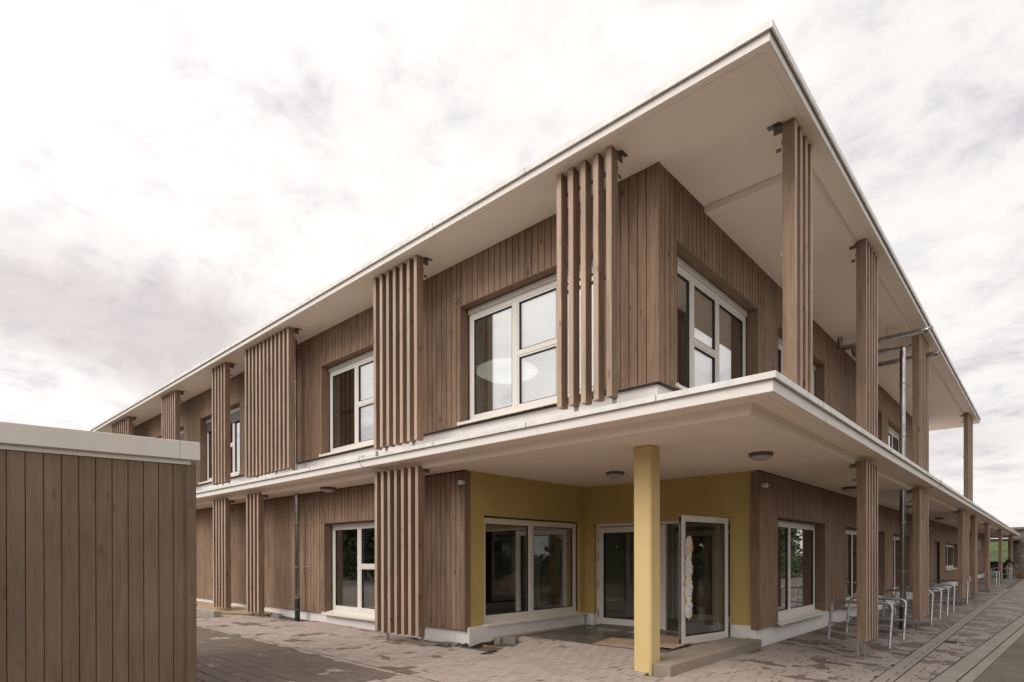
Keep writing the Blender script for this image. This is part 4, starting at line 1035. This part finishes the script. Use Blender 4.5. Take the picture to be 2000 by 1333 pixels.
heap('soil_heap', .4, 61.0, 2.3, 2.1, 'soil', 'brown heap of soil at the end of the paving', 'soil heap')
q = MB()
for i in range(26):
    a0 = Vector((random.uniform(-1.6, 1.8), random.uniform(58.6, 60.5), random.uniform(.0, 1.0))); d_ = Vector((random.uniform(-.5, .5), random.uniform(-.2, .2), random.uniform(.2, .9)))
    q.tube([tuple(a0), tuple(a0+d_)], .025, 4)
q.build('brushwood', 'brown_hay', kind='stuff')
# louvre grille
lg = empty('louvre_grille', (XE, 53, 2.3), 'white louvre grille high on the far right wall', 'grille')
q = MB(east(XE)); q.box(51.5, 54, 0, .02, 2.0, 2.75); q.build('grille_back', 'interior_dark', lg)
for i in range(7):
    q = MB(east(XE)); q.box(51.5, 54, .021, .05, 2.02+i*.105, 2.06+i*.105); q.build('louvre', 'white_flashing', lg)
# trailer / low dark cover behind the stands
q = MB(); q.v = []; q.box(-4.0, -2.75, 59.2, 61.5, .35, .95); q.box(-3.9, -2.9, 59.25, 61.4, .95, 1.15)
tr_ = q.build('cart', 'black_plastic', label='low black covered cart left of the standing person', cat='cart', bevel=.04)
for yy_ in (59.6, 61.1):
    q = MB(); q.tube([(-2.76, yy_, .1), (-2.68, yy_, .1)], .26, 14); q.build('wheel', 'black_rubber', tr_)

# person: leaning forward, arm stretched towards the heap
PX, PY, PZ = -2.62, 56.3, -.14
person = empty('person', (PX, PY, PZ), 'person in dark clothes leaning forward with one arm stretched out towards the soil heap', 'person')
def skin(name, verts, edges, radii, m, root=0, sub=2):
    me = bpy.data.meshes.new(name); me.from_pydata([(PX+v[0], PY+v[1], PZ+v[2]) for v in verts], edges, []); me.materials.append(MATS[m])
    o = bpy.data.objects.new(name, me); place(o, person)
    sk = o.modifiers.new('s', 'SKIN')
    for i, r_ in enumerate(radii): me.skin_vertices[0].data[i].radius = (r_, r_*.85)
    me.skin_vertices[0].data[root].use_root = True
    sk.use_smooth_shade = True
    ss = o.modifiers.new('d', 'SUBSURF'); ss.levels = sub; ss.render_levels = sub; return o
for v_ in (0,):
    V = [(0, 0, .92), (.07, 0, 1.15), (.2, 0, 1.42), (.28, 0, 1.50), (.30, -.17, 1.42), (.48, -.2, 1.2), (.66, -.18, 1.02), (.27, .17, 1.42), (.42, .2, 1.2), (.6, .12, 1.05),
         (0, -.1, .88), (.04, -.12, .5), (-.02, -.12, .1), (.1, -.12, .04), (-.02, .1, .88), (-.1, .12, .5), (-.2, .12, .1), (-.08, .12, .04), (.36, 0, 1.56)]
    E_ = [(0, 1), (1, 2), (2, 3), (3, 18), (2, 4), (4, 5), (5, 6), (2, 7), (7, 8), (8, 9), (0, 10), (10, 11), (11, 12), (12, 13), (0, 14), (14, 15), (15, 16), (16, 17)]
    rad = [.17, .17, .19, .08, .075, .055, .04, .075, .055, .04, .11, .075, .05, .045, .11, .075, .05, .045, .055]
    body = skin('body', V, E_, rad, 'dark_jacket')
    hd_ = skin('head', [(.36, 0, 1.56), (.42, 0, 1.66), (.44, 0, 1.74)], [(0, 1), (1, 2)], [.06, .1, .08], 'skin')
    hr = skin('hair', [(.40, 0, 1.72), (.42, 0, 1.80)], [(0, 1)], [.105, .085], 'brown_hay')
    for s_ in (-.18, .12):
        skin('hand', [(.64 if s_ < 0 else .6, s_, 1.03), (.72 if s_ < 0 else .68, s_, .95)], [(0, 1)], [.035, .03], 'skin')

# ------------------------------------------------------------------ trees opposite (they show in the ground floor panes)
def tree_meshes(seed, h, r):
    rnd = random.Random(seed); q = MB()
    q.tube([(0, 0, 0), (.1, 0, h*.3), (.0, .1, h*.6), (.05, 0, h*.85)], [.22, .17, .1, .04], 8)
    for k_ in range(7):
        a_ = rnd.uniform(0, 2*PI); z0_ = h*rnd.uniform(.3, .6); q.tube([(0, 0, z0_), (r*.35*math.cos(a_), r*.35*math.sin(a_), z0_+h*.12), (r*.7*math.cos(a_), r*.7*math.sin(a_), z0_+h*.22)], [.07, .05, .02], 5)
    tr = q.mesh('trunk', 'bark')
    q = MB()
    for k_ in range(34):
        a_ = rnd.uniform(0, 2*PI); rr = r*math.sqrt(rnd.random())*.85; cz = h*rnd.uniform(.10, .95); sc = r*rnd.uniform(.22, .42)*(1.2-cz/h*.5)
        c_ = Vector((rr*math.cos(a_)*(1.15-cz/h*.5), rr*math.sin(a_)*(1.15-cz/h*.5), cz))
        for j in range(120):
            d_ = Vector((rnd.gauss(0, 1), rnd.gauss(0, 1), rnd.gauss(0, .8))).normalized()*sc*rnd.random()**.4
            p_ = c_+d_; s_ = rnd.uniform(.14, .28); a1 = Vector((rnd.gauss(0, 1), rnd.gauss(0, 1), rnd.gauss(0, 1))).normalized(); a2 = a1.orthogonal().normalized()
            q.poly([tuple(p_-a1*s_), tuple(p_+a2*s_*.6), tuple(p_+a1*s_), tuple(p_-a2*s_*.6)])
    me = bpy.data.meshes.new('crown'); me.from_pydata(q.v, [], q.f); me.materials.append(MATS['leaf'])
    return tr, me
TM = [tree_meshes(1, 8.5, 3.2), tree_meshes(5, 7.2, 3.0)]
tp = []
random.seed(99)
for k_ in range(19): tp.append((-74+k_*4.6+random.uniform(-.8, .8), -15-6*(k_ % 2)+random.uniform(-1, 1)))
for k_ in range(20): tp.append((17+7*(k_ % 2)+random.uniform(-1, 1), -12+k_*4.8+random.uniform(-.8, .8)))
for i, (x, y) in enumerate(tp):
    t_ = empty('broadleaf_tree', (x, y, -.3), 'green broadleaf tree in the row across the road, mirrored in the panes', 'tree', 'trees across the road')
    s_ = random.uniform(.85, 1.15); t_.scale = (s_, s_, s_); t_.rotation_euler = (0, 0, random.uniform(0, 6))
    for nm, me in zip(('trunk', 'crown'), TM[i % 2]):
        o = bpy.data.objects.new(nm, me); COL.objects.link(o); o.parent = t_

rnd = random.Random(3)
def leafmass(name, x0, x1, y0, y1, z0, zf, n, size, label=None, cat=None, kind=None):
    q = MB()
    for i in range(n):
        x, y = rnd.uniform(x0, x1), rnd.uniform(y0, y1); h = zf(x, y); z = z0+(h-z0)*rnd.random()**.8
        p_ = Vector((x, y, z)); s_ = size*rnd.uniform(.6, 1.3); a1 = Vector((rnd.gauss(0, 1), rnd.gauss(0, 1), rnd.gauss(0, 1))).normalized(); a2 = a1.orthogonal().normalized()
        q.poly([tuple(p_-a1*s_), tuple(p_+a2*s_*.7), tuple(p_+a1*s_), tuple(p_-a2*s_*.7)])
    me = bpy.data.meshes.new(name); me.from_pydata(q.v, [], q.f); me.materials.append(MATS['leaf'])
    o = bpy.data.objects.new(name, me); COL.objects.link(o); tagp(o, label, cat, None, kind)
zw = lambda x, y: 7.0+1.3*math.sin(x*.35+y*.3)+.8*math.sin(x*.9-y*.7)
leafmass('woodland', 27, 33, -25, 95, -.3, zw, 9000, .55, kind='stuff')
leafmass('woodland', -90, 25, -33, -27, -.3, zw, 9000, .55, kind='stuff')
zh = lambda x, y: 1.75+.12*math.sin(x*3+y*2.1)  # unseen clipped rows added to darken what the ground floor panes reflect
leafmass('added_hedge', 7.2, 8.4, -14, 70, -.3, zh, 9000, .13, 'added green foliage strip along the road, darkens the reflections in the panes', 'added_hedge')
leafmass('added_hedge', -70, 12, -12.6, -11.4, -.3, zh, 9000, .13, 'added green foliage strip behind the camera, darkens the reflections in the panes', 'added_hedge')

for i_, (hx, hy, hr, hh) in enumerate(((4.6, 12.5, 1.6, 1.3), (4.9, 17.0, 1.9, 1.6), (4.4, 22.5, 1.5, 1.1), (5.0, 28.5, 2.0, 1.7))):  # unseen heaps added so the lower panes mirror something dark
    heap('soil_heap', hx, hy, hr, hh, 'soil', ('small', 'broad', 'low', 'tall')[i_]+' brown heap added beside the road to darken the ground floor reflections', 'soil heap')
